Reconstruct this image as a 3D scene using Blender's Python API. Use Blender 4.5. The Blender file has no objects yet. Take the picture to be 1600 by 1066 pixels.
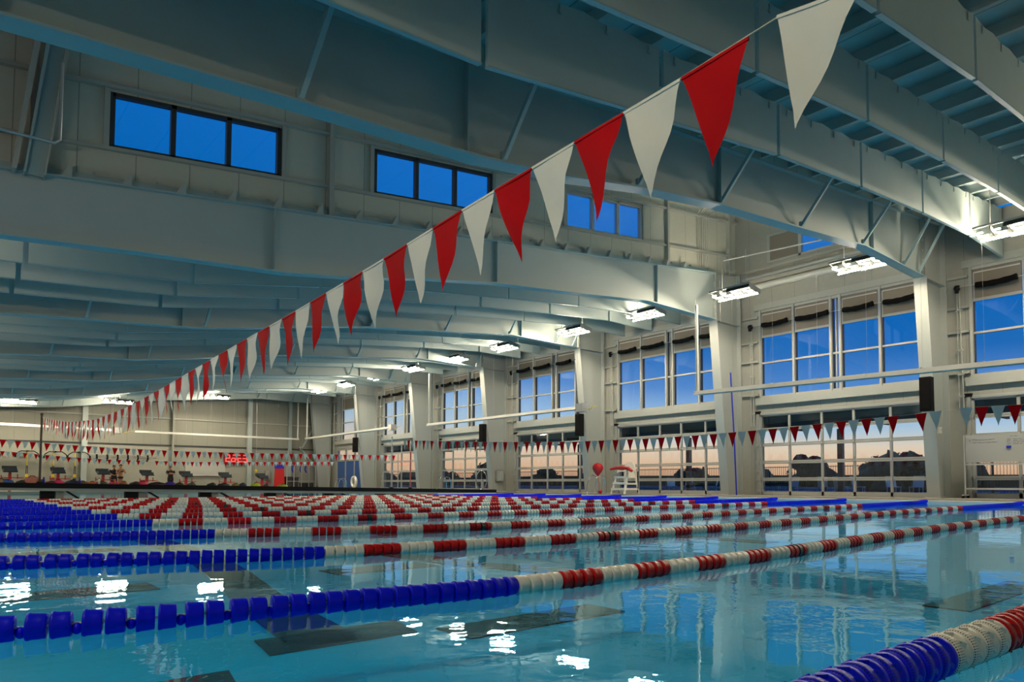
import bpy, math, random
from mathutils import Vector, Matrix
random.seed(7)
R = random.Random(11)
SC = bpy.context.scene
COL = SC.collection
PI = math.pi

# ------------------------------------------------------------------ materials
def mat(name, col, rough=.55, metal=0., var=.06, scale=6., bump=0., emit=None, estr=0., spec=.5, trans=0.):
    m = bpy.data.materials.new(name); m.use_nodes = True
    nt = m.node_tree; N = nt.nodes; L = nt.links
    b = N['Principled BSDF']
    b.inputs['Roughness'].default_value = rough
    b.inputs['Metallic'].default_value = metal
    b.inputs['Specular IOR Level'].default_value = spec
    tc = N.new('ShaderNodeTexCoord'); nz = N.new('ShaderNodeTexNoise')
    nz.inputs['Scale'].default_value = scale; nz.inputs['Detail'].default_value = 3
    L.new(tc.outputs['Object'], nz.inputs['Vector'])
    mx = N.new('ShaderNodeMix'); mx.data_type = 'RGBA'
    lo = tuple(max(0, c*(1-var)) for c in col) + (1,)
    hi = tuple(min(1, c*(1+var)) for c in col) + (1,)
    mx.inputs[6].default_value = lo; mx.inputs[7].default_value = hi
    L.new(nz.outputs['Fac'], mx.inputs[0]); L.new(mx.outputs[2], b.inputs['Base Color'])
    if bump:
        bp = N.new('ShaderNodeBump'); bp.inputs['Strength'].default_value = bump; bp.inputs['Distance'].default_value = .01
        L.new(nz.outputs['Fac'], bp.inputs['Height']); L.new(bp.outputs['Normal'], b.inputs['Normal'])
    if emit:
        b.inputs['Emission Color'].default_value = tuple(emit) + (1,); b.inputs['Emission Strength'].default_value = estr
    return m

def math_node(nt, op, a, b=None, c=None):
    n = nt.nodes.new('ShaderNodeMath'); n.operation = op
    for i, v in enumerate((a, b, c)):
        if v is None: continue
        if isinstance(v, (int, float)): n.inputs[i].default_value = v
        else: nt.links.new(v, n.inputs[i])
    return n.outputs[0]

def seam_mat(name, col, axis, pitch, width=.012, dark=.55, rough=.5, rib=None):
    """insulated metal panel: thin dark joints every `pitch` along one axis"""
    m = mat(name, col, rough)
    nt = m.node_tree; b = nt.nodes['Principled BSDF']
    tc = nt.nodes.new('ShaderNodeTexCoord'); sp = nt.nodes.new('ShaderNodeSeparateXYZ')
    nt.links.new(tc.outputs['Object'], sp.inputs[0])
    f = math_node(nt, 'FRACT', math_node(nt, 'DIVIDE', sp.outputs[axis], pitch))
    msk = math_node(nt, 'LESS_THAN', f, width/pitch)
    src = b.inputs['Base Color'].links[0].from_socket
    mx = nt.nodes.new('ShaderNodeMix'); mx.data_type = 'RGBA'
    mx.inputs[7].default_value = tuple(c*dark for c in col)+(1,)
    nt.links.new(msk, mx.inputs[0]); nt.links.new(src, mx.inputs[6]); nt.links.new(mx.outputs[2], b.inputs['Base Color'])
    if rib:
        f2 = math_node(nt, 'PINGPONG', sp.outputs[axis], rib)
        bp = nt.nodes.new('ShaderNodeBump'); bp.inputs['Strength'].default_value = .35; bp.inputs['Distance'].default_value = .02
        nt.links.new(f2, bp.inputs['Height']); nt.links.new(bp.outputs['Normal'], b.inputs['Normal'])
    return m

def schlick(nt, r0, normal=None):
    """reflectance of a thin clear sheet, the same from both sides"""
    geo = nt.nodes.new('ShaderNodeNewGeometry'); dt = nt.nodes.new('ShaderNodeVectorMath'); dt.operation = 'DOT_PRODUCT'
    nt.links.new(geo.outputs['Incoming'], dt.inputs[0]); nt.links.new(normal or geo.outputs['Normal'], dt.inputs[1])
    c = math_node(nt, 'SUBTRACT', 1., math_node(nt, 'MINIMUM', math_node(nt, 'ABSOLUTE', dt.outputs['Value']), 1.))
    return math_node(nt, 'ADD', math_node(nt, 'MULTIPLY', math_node(nt, 'POWER', c, 5.), 1-r0), r0)

def glass_mat(name, tint=(.9, .95, .97), ior=1.5):
    m = bpy.data.materials.new(name); m.use_nodes = True
    nt = m.node_tree; N = nt.nodes; L = nt.links
    N.remove(N['Principled BSDF'])
    fr = schlick(nt, .06)
    tr = N.new('ShaderNodeBsdfTransparent'); tr.inputs[0].default_value = tint+(1,)
    gl = N.new('ShaderNodeBsdfGlossy'); gl.inputs['Roughness'].default_value = .02
    nz = N.new('ShaderNodeTexNoise'); nz.inputs['Scale'].default_value = .7
    bp = N.new('ShaderNodeBump'); bp.inputs['Strength'].default_value = .02
    L.new(nz.outputs['Fac'], bp.inputs['Height']); L.new(bp.outputs['Normal'], gl.inputs['Normal'])
    mx = N.new('ShaderNodeMixShader')
    L.new(fr, mx.inputs[0]); L.new(tr.outputs[0], mx.inputs[1]); L.new(gl.outputs[0], mx.inputs[2])
    L.new(mx.outputs[0], N['Material Output'].inputs['Surface'])
    return m

def water_mat():
    m = bpy.data.materials.new('pool_water'); m.use_nodes = True
    nt = m.node_tree; N = nt.nodes; L = nt.links
    N.remove(N['Principled BSDF'])
    geo = N.new('ShaderNodeNewGeometry')
    n1 = N.new('ShaderNodeTexNoise'); n1.inputs['Scale'].default_value = 2.2; n1.inputs['Detail'].default_value = 2.5; n1.inputs['Roughness'].default_value = .5
    n2 = N.new('ShaderNodeTexNoise'); n2.inputs['Scale'].default_value = 11.; n2.inputs['Detail'].default_value = 2.
    n3 = N.new('ShaderNodeTexNoise'); n3.inputs['Scale'].default_value = .35; n3.inputs['Detail'].default_value = 1.
    for n in (n1, n2, n3): L.new(geo.outputs['Position'], n.inputs['Vector'])
    calm = math_node(nt, 'MULTIPLY', math_node(nt, 'SUBTRACT', n3.outputs['Fac'], .36), 3.)
    calm = math_node(nt, 'MAXIMUM', math_node(nt, 'MINIMUM', calm, 1.), .22)
    h = math_node(nt, 'ADD', n1.outputs['Fac'], math_node(nt, 'MULTIPLY', n2.outputs['Fac'], .22))
    h = math_node(nt, 'MULTIPLY', h, calm)
    bp = N.new('ShaderNodeBump'); bp.inputs['Strength'].default_value = WATER_BUMP; bp.inputs['Distance'].default_value = .05
    L.new(h, bp.inputs['Height'])
    fr = schlick(nt, .02, bp.outputs['Normal'])
    tr = N.new('ShaderNodeBsdfTransparent'); tr.inputs[0].default_value = (.46, .88, 1., 1)
    gl = N.new('ShaderNodeBsdfGlossy'); gl.inputs['Roughness'].default_value = .015; gl.inputs['Color'].default_value = (.70, .90, 1., 1)
    L.new(bp.outputs['Normal'], gl.inputs['Normal'])
    mx = N.new('ShaderNodeMixShader')
    L.new(fr, mx.inputs[0]); L.new(tr.outputs[0], mx.inputs[1]); L.new(gl.outputs[0], mx.inputs[2])
    L.new(mx.outputs[0], N['Material Output'].inputs['Surface'])
    return m

def perforated(name, col):
    """moulded plastic pierced by rows of small round holes round its rim"""
    m = mat(name, col, .4, spec=.25)
    nt = m.node_tree; b = nt.nodes['Principled BSDF']
    tc = nt.nodes.new('ShaderNodeTexCoord'); sp = nt.nodes.new('ShaderNodeSeparateXYZ')
    nt.links.new(tc.outputs['Object'], sp.inputs[0])
    ang = math_node(nt, 'MULTIPLY', math_node(nt, 'ARCTAN2', sp.outputs[1], sp.outputs[2]), .066/.0085)
    u = math_node(nt, 'SUBTRACT', math_node(nt, 'FRACT', ang), .5)
    v = math_node(nt, 'SUBTRACT', math_node(nt, 'FRACT', math_node(nt, 'DIVIDE', sp.outputs[0], .0085)), .5)
    d = math_node(nt, 'ADD', math_node(nt, 'MULTIPLY', u, u), math_node(nt, 'MULTIPLY', v, v))
    hole = math_node(nt, 'LESS_THAN', d, .07)
    zone = math_node(nt, 'LESS_THAN', sp.outputs[0], -.004)
    hole = math_node(nt, 'MULTIPLY', hole, zone)
    src = b.inputs['Base Color'].links[0].from_socket
    mx = nt.nodes.new('ShaderNodeMix'); mx.data_type = 'RGBA'
    mx.inputs[7].default_value = tuple(c*.12 for c in col)+(1,)
    nt.links.new(hole, mx.inputs[0]); nt.links.new(src, mx.inputs[6]); nt.links.new(mx.outputs[2], b.inputs['Base Color'])
    return m

WATER_BUMP = .16
M = dict(
    steel=mat('bounce_tinted_steel', (.40, .47, .47), .42, var=.04, scale=1.5),  # blue-grey tint helps the pool's teal bounce show on the beams
    colsteel=mat('column_paint', (.34, .375, .365), .42, var=.04, scale=1.5),
    flange=mat('bounce_tinted_flange', (.34, .46, .49), .42, var=.04, scale=1.5),  # same steel, tinted bluer for the teal pool light on the flanges
    baffle=mat('baffle_fabric', (.46, .55, .55), .65, var=.05, scale=3., bump=.1),
    roof=seam_mat('roof_liner', (.36, .46, .48), 0, 1.1, .03, .45),
    wall=seam_mat('wall_panel', (.32, .335, .305), 1, 1.02, .014, .6, rib=.05),
    wallx=seam_mat('end_wall_panel', (.25, .255, .22), 0, 1.06, .016, .6, rib=.06),
    clere=seam_mat('clerestory_panel', (.50, .52, .46), 0, 1.03, .02, .55),
    wallpaint=mat('block_wall_paint', (.29, .30, .265), .6),
    alu=mat('window_frame_paint', (.37, .395, .375), .4, var=.04),
    darkalu=mat('dark_gasket', (.03, .035, .04), .5),
    dooralu=mat('clear_aluminium', (.40, .42, .40), .32, metal=.3, var=.05),
    shade=seam_mat('shade_cloth', (.20, .185, .155), 2, .05, .012, .7),
    sleeve=mat('black_sleeve', (.006, .005, .005), .8, spec=.1, bump=.6, scale=60.),
    black=mat('black_plastic', (.006, .006, .007), .6, spec=.15),
    chrome=mat('chrome_rail', (.7, .7, .7), .15, metal=1.),
    galv=mat('galvanised', (.55, .55, .54), .35, metal=.7),
    duct=mat('white_enamel', (.52, .53, .50), .3),
    deck=mat('deck_concrete', (.25, .24, .20), .7, var=.12, scale=4., bump=.2),
    coping=mat('white_gutter', (.72, .72, .69), .4),
    tile=mat('pool_tile', (.003, .61, .98), .6, var=.04, scale=1.2),
    mark=mat('dark_floor_tile', (.022, .024, .024), .6),
    red=mat('red_pennant', (.46, .002, .008), .7, var=.08, scale=9., spec=.08),
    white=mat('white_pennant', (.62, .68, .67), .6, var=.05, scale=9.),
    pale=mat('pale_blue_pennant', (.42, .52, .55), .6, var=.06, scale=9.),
    fred=mat('red_float', (.56, .003, .006), .4, var=.08, scale=20., spec=.25),
    fwhite=mat('white_float', (.82, .82, .74), .4, var=.06, scale=20.),
    fblue=mat('blue_float', (.001, .006, .80), .4, var=.1, scale=20., spec=.22),
    fblack=mat('black_float', (.010, .010, .012), .4),
    pred=perforated('red_pierced_float', (.56, .003, .006)),
    pwhite=perforated('white_pierced_float', (.80, .80, .72)),
    pblue=perforated('blue_pierced_float', (.001, .006, .80)),
    cord=mat('pale_cord', (.5, .5, .42), .7),
    lamp=mat('lamp_tube', (1, .95, .85), .4, emit=(1., .83, .59), estr=500.),
    lampleft=mat('lamp_tube_bright', (1, .93, .82), .4, emit=(1., .82, .57), estr=245.),
    lampbody=mat('lamp_body', (.30, .31, .31), .4),
    reflector=mat('lamp_reflector', (.03, .034, .036), .6, spec=.1),
    water=water_mat(),
    glass=glass_mat('window_glass'),
    redp=mat('red_plastic', (.50, .008, .010), .4),
    orange=mat('orange_ribbon', (.6, .16, .04), .5),
    whitep=mat('white_plastic', (.74, .73, .66), .4),
    bluep=mat('blue_plastic', (.005, .02, .42), .4),
    bluedoor=mat('blue_panel', (.03, .09, .30), .4),
    yellow=mat('yellow_plastic', (.62, .46, .02), .5),
    board=mat('whiteboard', (.42, .43, .41), .25, var=.02),
    ink=mat('marker_ink', (.05, .05, .07), .6),
    skin=mat('skin', (.42, .19, .09), .5),
    hair=mat('hair', (.02, .013, .01), .6),
    clothb=mat('black_cloth', (.013, .013, .016), .8),
    led=mat('red_led', (.6, .02, .02), .5, emit=(1., .06, .05), estr=2.2),
    ledback=mat('clock_face', (.22, .004, .004), .4),
    paving=mat('outdoor_paving', (.035, .04, .045), .8, scale=.4, var=.3),
    leaf=mat('dark_foliage', (.020, .030, .012), .9, var=.5, scale=1.2),
    bark=mat('tree_bark', (.03, .022, .015), .9),
    fence=mat('dark_fence', (.015, .018, .02), .6),
    canopy=mat('canopy_steel', (.06, .08, .09), .5),
    post=mat('blue_grey_post', (.02, .05, .10), .4),
)

# ------------------------------------------------------------------ mesh building
class MB:
    def __init__(s): s.v = []; s.f = []; s.sm = []
    def add(s, vs, fs, smooth=False):
        o = len(s.v); s.v += [tuple(p) for p in vs]
        s.f += [tuple(i+o for i in f) for f in fs]; s.sm += [smooth]*len(fs); return s
    def box(s, a, b):
        x0, y0, z0 = a; x1, y1, z1 = b
        return s.add([(x0,y0,z0),(x1,y0,z0),(x1,y1,z0),(x0,y1,z0),(x0,y0,z1),(x1,y0,z1),(x1,y1,z1),(x0,y1,z1)],
                     [(0,3,2,1),(4,5,6,7),(0,1,5,4),(1,2,6,5),(2,3,7,6),(3,0,4,7)])
    def bar(s, p, q, w, h=None, up=(0,0,1)):
        p, q = Vector(p), Vector(q); d = (q-p).normalized(); u = Vector(up)
        if abs(d.dot(u)) > .98: u = Vector((1,0,0))
        r = d.cross(u).normalized()*w*.5; u = r.cross(d).normalized()*(h or w)*.5
        c = [p-r-u, p+r-u, p+r+u, p-r+u, q-r-u, q+r-u, q+r+u, q-r+u]
        return s.add(c, [(3,2,1,0),(4,5,6,7),(0,1,5,4),(1,2,6,5),(2,3,7,6),(3,0,4,7)])
    def tube(s, pts, r, n=8, caps=True):
        pts = [Vector(p) for p in pts]; rr = r if isinstance(r, (list, tuple)) else [r]*len(pts)
        rings = []; prev = None
        for i, p in enumerate(pts):
            d = (pts[min(i+1, len(pts)-1)]-pts[max(i-1, 0)]).normalized()
            if prev is None:
                a = Vector((0,0,1)) if abs(d.z) < .9 else Vector((1,0,0))
                x = d.cross(a).normalized()
            else: x = (prev-d*prev.dot(d)).normalized()
            prev = x; y = d.cross(x)
            rings.append([p+(x*math.cos(2*PI*k/n)+y*math.sin(2*PI*k/n))*rr[i] for k in range(n)])
        vs = [v for q in rings for v in q]; fs = []
        for i in range(len(rings)-1):
            for k in range(n):
                a = i*n+k; b = i*n+(k+1) % n; fs.append((a, b, b+n, a+n))
        s.add(vs, fs, True)
        if caps:
            s.add(rings[0], [tuple(range(n))[::-1]]); s.add(rings[-1], [tuple(range(n))])
        return s
    def lathe(s, prof, n=20, axis='z', at=(0,0,0), smooth=True, closed=False):
        vs = []; fs = []; m = len(prof)
        for (h, r) in prof:
            for k in range(n):
                c, t = r*math.cos(2*PI*k/n), r*math.sin(2*PI*k/n)
                p = (c, t, h) if axis == 'z' else ((h, c, t) if axis == 'x' else (t, h, c))
                vs.append((p[0]+at[0], p[1]+at[1], p[2]+at[2]))
        for i in range(m if closed else m-1):
            for k in range(n):
                j = (i+1) % m
                fs.append((i*n+k, i*n+(k+1) % n, j*n+(k+1) % n, j*n+k))
        return s.add(vs, fs, smooth)
    def ball(s, c, r, n=14, m=9, sq=(1,1,1)):
        prof = [(-math.cos(PI*i/m), math.sin(PI*i/m)) for i in range(m+1)]
        vs = []; fs = []
        for h, q in prof:
            for k in range(n): vs.append((c[0]+r*sq[0]*q*math.cos(2*PI*k/n), c[1]+r*sq[1]*q*math.sin(2*PI*k/n), c[2]+r*sq[2]*h))
        for i in range(m):
            for k in range(n): fs.append((i*n+k, i*n+(k+1) % n, (i+1)*n+(k+1) % n, (i+1)*n+k))
        return s.add(vs, fs, True)
    def prism(s, poly, y0, y1, axis='y'):
        """extrude a polygon; axis y: poly is (x,z); axis x: poly is (y,z); axis z: poly is (x,y)"""
        f = {'y': lambda a, b, t: (a, t, b), 'x': lambda a, b, t: (t, a, b), 'z': lambda a, b, t: (a, b, t)}[axis]
        n = len(poly)
        vs = [f(a, b, y0) for a, b in poly]+[f(a, b, y1) for a, b in poly]
        fs = [tuple(range(n))[::-1], tuple(range(n, 2*n))]+[(i, (i+1) % n, (i+1) % n+n, i+n) for i in range(n)]
        return s.add(vs, fs)
    def strip(s, top, bot, y0, y1):
        """slab in the x-z plane between two polylines with equal x count"""
        n = len(top); vs = []
        for y in (y0, y1):
            vs += [(p[0], y, p[1]) for p in bot]; vs += [(p[0], y, p[1]) for p in top]
        fs = []
        for i in range(n-1):
            b0, b1, t0, t1 = i, i+1, n+i, n+i+1; k = 2*n
            fs += [(b0, b1, t1, t0), (k+b1, k+b0, k+t0, k+t1), (b1, b0, k+b0, k+b1), (t0, t1, k+t1, k+t0)]
        fs += [(0, n, 3*n, 2*n), (n-1, 3*n-1, 4*n-1, 2*n-1)]
        return s.add(vs, fs)
    def mesh(s, name, m):
        me = bpy.data.meshes.new(name); me.from_pydata(s.v, [], s.f)
        me.polygons.foreach_set('use_smooth', s.sm)
        me.materials.append(M[m] if isinstance(m, str) else m)
        import bmesh
        bm = bmesh.new(); bm.from_mesh(me); bmesh.ops.recalc_face_normals(bm, faces=bm.faces); bm.to_mesh(me); bm.free()
        me.update(); return me
    def build(s, name, m, parent=None, **kw):
        return link(name, s.mesh(name, m), parent, **kw)

def link(name, me, parent=None, label=None, cat=None, group=None, kind=None, loc=None, rot=None, local=False):
    o = bpy.data.objects.new(name, me); COL.objects.link(o)
    if loc is not None: o.location = loc
    if rot is not None: o.rotation_euler = rot
    if parent is not None:
        o.parent = parent
        if not local and loc is None: o.matrix_parent_inverse = Matrix.Translation(-Vector(parent.location)) if tuple(parent.rotation_euler) == (0,0,0) else parent.matrix_basis.inverted()
    tag(o, label, cat, group, kind); return o

def tag(o, label=None, cat=None, group=None, kind=None):
    if label: o['label'] = label
    if cat: o['category'] = cat
    if group: o['group'] = group
    if kind: o['kind'] = kind
    return o

def thing(name, label, cat, loc=(0,0,0), rz=0., group=None, kind=None):
    o = bpy.data.objects.new(name, None); COL.objects.link(o)
    o.location = loc; o.rotation_euler = (0,0,rz); o.empty_display_size = .1
    return tag(o, label, cat, group, kind)

ORD = ['nearest','second','third','fourth','fifth','sixth','seventh','eighth','ninth','tenth','eleventh','twelfth','thirteenth','fourteenth','fifteenth']
def lerp(a, b, t): return a+(b-a)*t
def interp(tab, x):
    if x <= tab[0][0]: a, b = tab[0], tab[1]
    elif x >= tab[-1][0]: a, b = tab[-2], tab[-1]
    else:
        for a, b in zip(tab, tab[1:]):
            if a[0] <= x <= b[0]: break
    return a[1]+(b[1]-a[1])*(x-a[0])/(b[0]-a[0])

# ------------------------------------------------------------------ dimensions
POOL_X0, POOL_X1 = -2.45, 22.2      # near and far ends of the lanes
POOL_Y0, POOL_Y1 = -.3, 51.
XW = 25.0                           # inner face of the window wall
YE = 58.5                           # end wall
DECK = .12
Y1, BAY = 8.84, 7.96
FR = [Y1+BAY*i for i in range(7)]   # seven steel frames
ZB = [(-4, 4.95), (.4, 5.17), (3.3, 5.39), (6.1, 5.55), (8., 5.80), (9.9, 6.16), (12.3, 6.49), (15.4, 6.78), (19., 7.15), (23.1, 7.11)]
def zbot(x): return interp(ZB, x)
def ztop(x): return 6.40+.113*x
def zroof(x): return ztop(x)+.27
def zmon(x): return 9.25+.118*x     # roof of the raised monitor bay
YM = 17.0                           # clerestory wall over the second frame
ZP = [(2., 5.50), (4.9, 5.68), (8.1, 6.18), (11.5, 6.69), (14.85, 7.06), (18.2, 7.37), (21.55, 7.60), (24.5, 7.58)]
PX = [-1.8, 1.5, 4.86, 8.17, 11.5, 14.85, 18.2, 21.55, 24.4]
BAYNAME = ['bay nearest the camera', 'raised bay', 'bay beyond the second roof beam', 'bay beyond the third roof beam', 'bay beyond the fourth roof beam',
           'bay beyond the fifth roof beam', 'bay beyond the sixth roof beam', 'last bay by the end wall']

# ------------------------------------------------------------------ pool shell, decks
b = MB().box((POOL_X0, POOL_Y0, -.62), (POOL_X1, POOL_Y1, -.36))
b.build('floor', 'tile', label='turquoise tiled floor of the swimming pool under the water', cat='floor', kind='structure')
b = MB()
b.box((POOL_X0-.25, POOL_Y0-.25, -.62), (POOL_X0, POOL_Y1+.25, -.02)); b.box((POOL_X1, POOL_Y0-.25, -.62), (POOL_X1+.25, POOL_Y1+.25, -.02))
b.box((POOL_X0, POOL_Y0-.25, -.62), (POOL_X1, POOL_Y0, -.02)); b.box((POOL_X0, POOL_Y1, -.62), (POOL_X1, POOL_Y1+.25, -.02))
b.build('wall_pool', 'tile', label='turquoise tiled side walls of the swimming pool', cat='wall', kind='structure')
b = MB().box((POOL_X1, POOL_Y0, -.02), (POOL_X1+.32, POOL_Y1, .075))
b.build('trim_1', 'coping', label='white gutter strip along the pool edge below the window wall', cat='trim', kind='structure')
b = MB().box((POOL_X1+.32, -3, -.3), (XW+.25, YE, DECK)); b.box((POOL_X0-3, POOL_Y1+.25, -.3), (POOL_X1+.32, YE, DECK))
b.box((POOL_X0-3, -3, -.3), (POOL_X0-.25, POOL_Y1+.25, DECK)); b.box((POOL_X0-.25, -3, -.3), (POOL_X1+.32, POOL_Y0-.25, DECK))
b.build('floor_deck', 'deck', label='beige concrete pool deck along the window wall and the end wall', cat='floor', kind='structure')
wat = MB().add([(POOL_X0, POOL_Y0, 0), (POOL_X1, POOL_Y0, 0), (POOL_X1, POOL_Y1, 0), (POOL_X0, POOL_Y1, 0)], [(0,1,2,3)])
wat.build('water', 'water', label='clear turquoise pool water reflecting windows and ceiling lamps', cat='water', kind='structure')
# dark tile lane markings
def marking(p, label):
    MB().prism(p, -.361, -.350, 'z').build('lane_marking', 'mark', label=label, cat='marking', kind='structure')
def rect(x0, y0, x1, y1): return [(x0,y0),(x1,y0),(x1,y1),(x0,y1)]
marking([(1.58,4.05),(2.02,4.05),(2.22,5.8),(2.62,8.),(2.95,10.2),(3.05,13.5),(2.6,13.5),(2.5,10.2),(2.2,8.),(1.82,5.8)], 'dark floor stripe running to the crossbar left of the nearest lane rope')
marking([(1.44,4.03),(2.36,4.03),(2.44,4.46),(1.50,4.46)], 'dark crossbar on the pool floor at the near end of the stripe')
marking(rect(2.5,3.63,3.87,4.03), 'short dark floor bar below the first blue to white change of the nearest long rope')
marking(rect(-.6,7.2,1.6,7.72), 'dark floor bar at the left edge between first and second blue ropes')
marking(rect(-.9,11.7,2.1,12.15), 'dark floor bar at the left edge between second and third blue ropes')
marking([(4.9,5.5),(5.35,5.65),(4.95,7.1),(4.9,9.6),(4.45,9.6),(4.55,7.1)], 'dark floor stripe crossing between the red and white ropes')
marking(rect(3.2,7.05,4.4,7.55), 'short dark floor bar between the second and third ropes')
marking(rect(5.75,1.9,7.8,2.24), 'dark floor bar at right reflecting a red pennant')
marking([(.1,3.84),(1.17,3.84),(1.12,3.55),(.1,3.55)], 'dark floor bar cut off by the bottom edge at left')
marking([(3.15,1.75),(3.45,1.79),(3.35,1.45),(3.0,1.45)], 'dark floor bar cut off by the bottom edge at right')
marking(rect(6.2,11.7,9.,12.2), 'far dark floor bar between the third and fourth ropes')
marking(rect(9.8,6.2,10.25,9.8), 'far dark floor stripe below the window reflections')

# ------------------------------------------------------------------ outer walls and roof
def wall_right():
    b = MB(); X0, X1 = XW, XW+.22
    edges = [-3]+FR+[YE]
    b.box((X0, -3, 7.62), (X1, YE, 9.35))
    b.box((X0, -3, 3.40), (X1, YE, 4.02))
    for i, (a, c) in enumerate(zip(edges, edges[1:])):
        o = opening(i)
        for z0, z1 in ((DECK, 3.40), (4.02, 7.62)):
            b.box((X0, a, z0), (X1, o[0], z1)); b.box((X0, o[1], z0), (X1, c, z1))
    b.build('wall_right', 'wall', label='pale ribbed metal window wall along the right side of the pool', cat='wall', kind='structure')
def opening(i):
    if i == 0: return (1.45, Y1-.82)
    if i == 7: return (FR[6]+.7, YE-.6)
    return (FR[i-1]+.60, FR[i-1]+7.02)
wall_right()
# the far end wall: painted lower part, panelled upper part
b = MB().box((-5.5, YE, 3.42), (XW+.2, YE+.2, 9.4))
b.build('wall_end', 'wallx', label='grey metal panelled upper part of the far end wall', cat='wall', kind='structure')
b = MB().box((-5.5, YE-.02, DECK), (XW+.2, YE+.2, 3.34))
b.build('wall_end_lower', 'wallpaint', label='cream painted lower part of the far end wall', cat='wall', kind='structure')
b = MB().box((-5.5, YE-.10, 3.34), (XW, YE+.2, 3.43)); b.build('trim_2', 'darkalu', label='thin dark ledge across the end wall above the painted part', cat='trim', kind='structure')
b = MB().box((-5.5, -3, DECK), (-5.3, YE, 6.5)); b.build('wall_left', 'wall', label='pale metal wall on the near side of the lanes', cat='wall', kind='structure')
b = MB().box((-5.5, -3.2, DECK), (XW+.2, -3, 9.6)); b.build('wall_back', 'clere', label='pale metal wall behind the first lane', cat='wall', kind='structure')
def roof(y0, y1, zf, name, lab):
    MB().strip([(-5.5, zf(-5.5)+.15), (XW+.25, zf(XW+.25)+.15)], [(-5.5, zf(-5.5)), (XW+.25, zf(XW+.25))], y0, y1).build(name, 'roof', label=lab, cat='ceiling', kind='structure')
roof(-3.2, Y1+.0, zroof, 'ceiling', 'ribbed metal roof deck above the nearest bay')
roof(YM+.01, YE+.2, zroof, 'ceiling_far', 'ribbed metal roof deck above the far bays')
roof(Y1-.1, YM+.15, zmon, 'ceiling_raised', 'roof of the raised clerestory bay')
# walls of the raised bay
MB().strip([(-5.5, zmon(-5.5)), (XW+.2, zmon(XW))], [(-5.5, ztop(-5.5)), (XW+.2, ztop(XW))], Y1-.12, Y1-.0).build('wall_raised_near', 'clere', label='near side wall of the raised clerestory bay', cat='wall', kind='structure')
CW = [(2.65, 6.06), (8.55, 12.3), (15.36, 19.05)]          # clerestory windows on the far side of the raised bay
def zs(x): return 7.22+.1165*x                               # window sill line
def zh(x): return 8.40+.1215*x                               # window head line
b = MB(); xs = [-5.5]+[x for w in CW for x in w]+[XW+.2]
b.strip([(x, zs(x)) for x in (-5.5, XW+.2)], [(x, ztop(x)-.2) for x in (-5.5, XW+.2)], YM, YM+.16)
b.strip([(x, zmon(x)) for x in (-5.5, XW+.2)], [(x, zh(x)) for x in (-5.5, XW+.2)], YM, YM+.16)
for a, c in zip(xs[0::2], xs[1::2]): b.strip([(a, zh(a)), (c, zh(c))], [(a, zs(a)), (c, zs(c))], YM, YM+.16)
b.build('wall_clerestory', 'clere', label='panelled clerestory wall above the second roof beam', cat='wall', kind='structure')
b = MB()
for off, th, dp in ((-.06, .07, .10), (.0, .0, .0)):
    if th: b.strip([(x, zs(x)+off+th) for x in (-5.5, XW)], [(x, zs(x)+off) for x in (-5.5, XW)], YM-dp, YM)
b.strip([(x, zh(x)+.14) for x in (-5.5, XW)], [(x, zh(x)+.06) for x in (-5.5, XW)], YM-.12, YM)
b.build('trim_3', 'alu', label='long sill and head girts across the clerestory wall', cat='trim', kind='structure')
for x in (1.35, 7.32, 20.45, 24.4):
    MB().box((x-.06, YM-.16, ztop(x)-.05), (x+.06, YM, zmon(x))).build('trim_post', 'alu', label='upright post on the clerestory wall ' + {1.35:'at the left edge of view', 7.32:'between the left and middle windows', 20.45:'right of the third window', 24.4:'in the corner by the window wall'}[x], cat='post', kind='structure')
t = thing('column_clerestory', 'wide leaning steel post at the left end of the clerestory wall', 'column', (1.5, YM-.4, 6.6), kind='structure')
def lean(x0, x1, y0, y1, m, n):
    MB().prism([(x0, 6.45), (x1, 6.45), (x1+.34, 9.4), (x0+.30, 9.4)], y0, y1).build(n, m, t)
lean(1.02, 1.09, YM-.55, YM-.25, 'alu', 'pale_edge'); lean(1.22, 1.50, YM-.40, YM-.38, 'flange', 'web'); lean(1.50, 1.53, YM-.55, YM-.22, 'alu', 'flange_edge'); lean(1.20, 1.23, YM-.50, YM-.25, 'flange', 'flange_edge')
MB().tube([(-1, YM-.8, 6.98), (1.62, YM-.8, 7.02), (1.70, YM-.8, 7.10), (1.70, YM-.8, 8.6)], .03, 7).build('sprinkler_pipe', 'galv', label='thin pipe bending upward before the left end of the clerestory', cat='pipe')
for k, (a, c) in enumerate(CW):
    w = thing('window_clerestory', ['left','middle','right'][k]+' clerestory window with three blue panes', 'window', (a, YM, zs(a)), kind='structure')
    f = MB(); g = MB()
    for t in (0, 1/3, 2/3, 1):
        x = lerp(a, c, t); f.strip([(x-.05, zh(x)), (x+.05, zh(x))], [(x-.05, zs(x)), (x+.05, zs(x))], YM-.03, YM+.10)
    for fn in (lambda x: zs(x), lambda x: zh(x)-.08): f.strip([(a, fn(a)+.08), (c, fn(c)+.08)], [(a, fn(a)), (c, fn(c))], YM-.03, YM+.10)
    f.build('window_frame', 'dooralu' if k == 2 else 'darkalu', w)
    g.strip([(a, zh(a)), (c, zh(c))], [(a, zs(a)), (c, zs(c))], YM+.05, YM+.06)
    g.build('pane', 'glass', w)
    e = MB()
    for x in (a-.10, c+.10): e.box((x-.05, YM-.07, zs(x)), (x+.05, YM, zh(x)+.05))
    e.build('jamb', 'alu', w)
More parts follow.
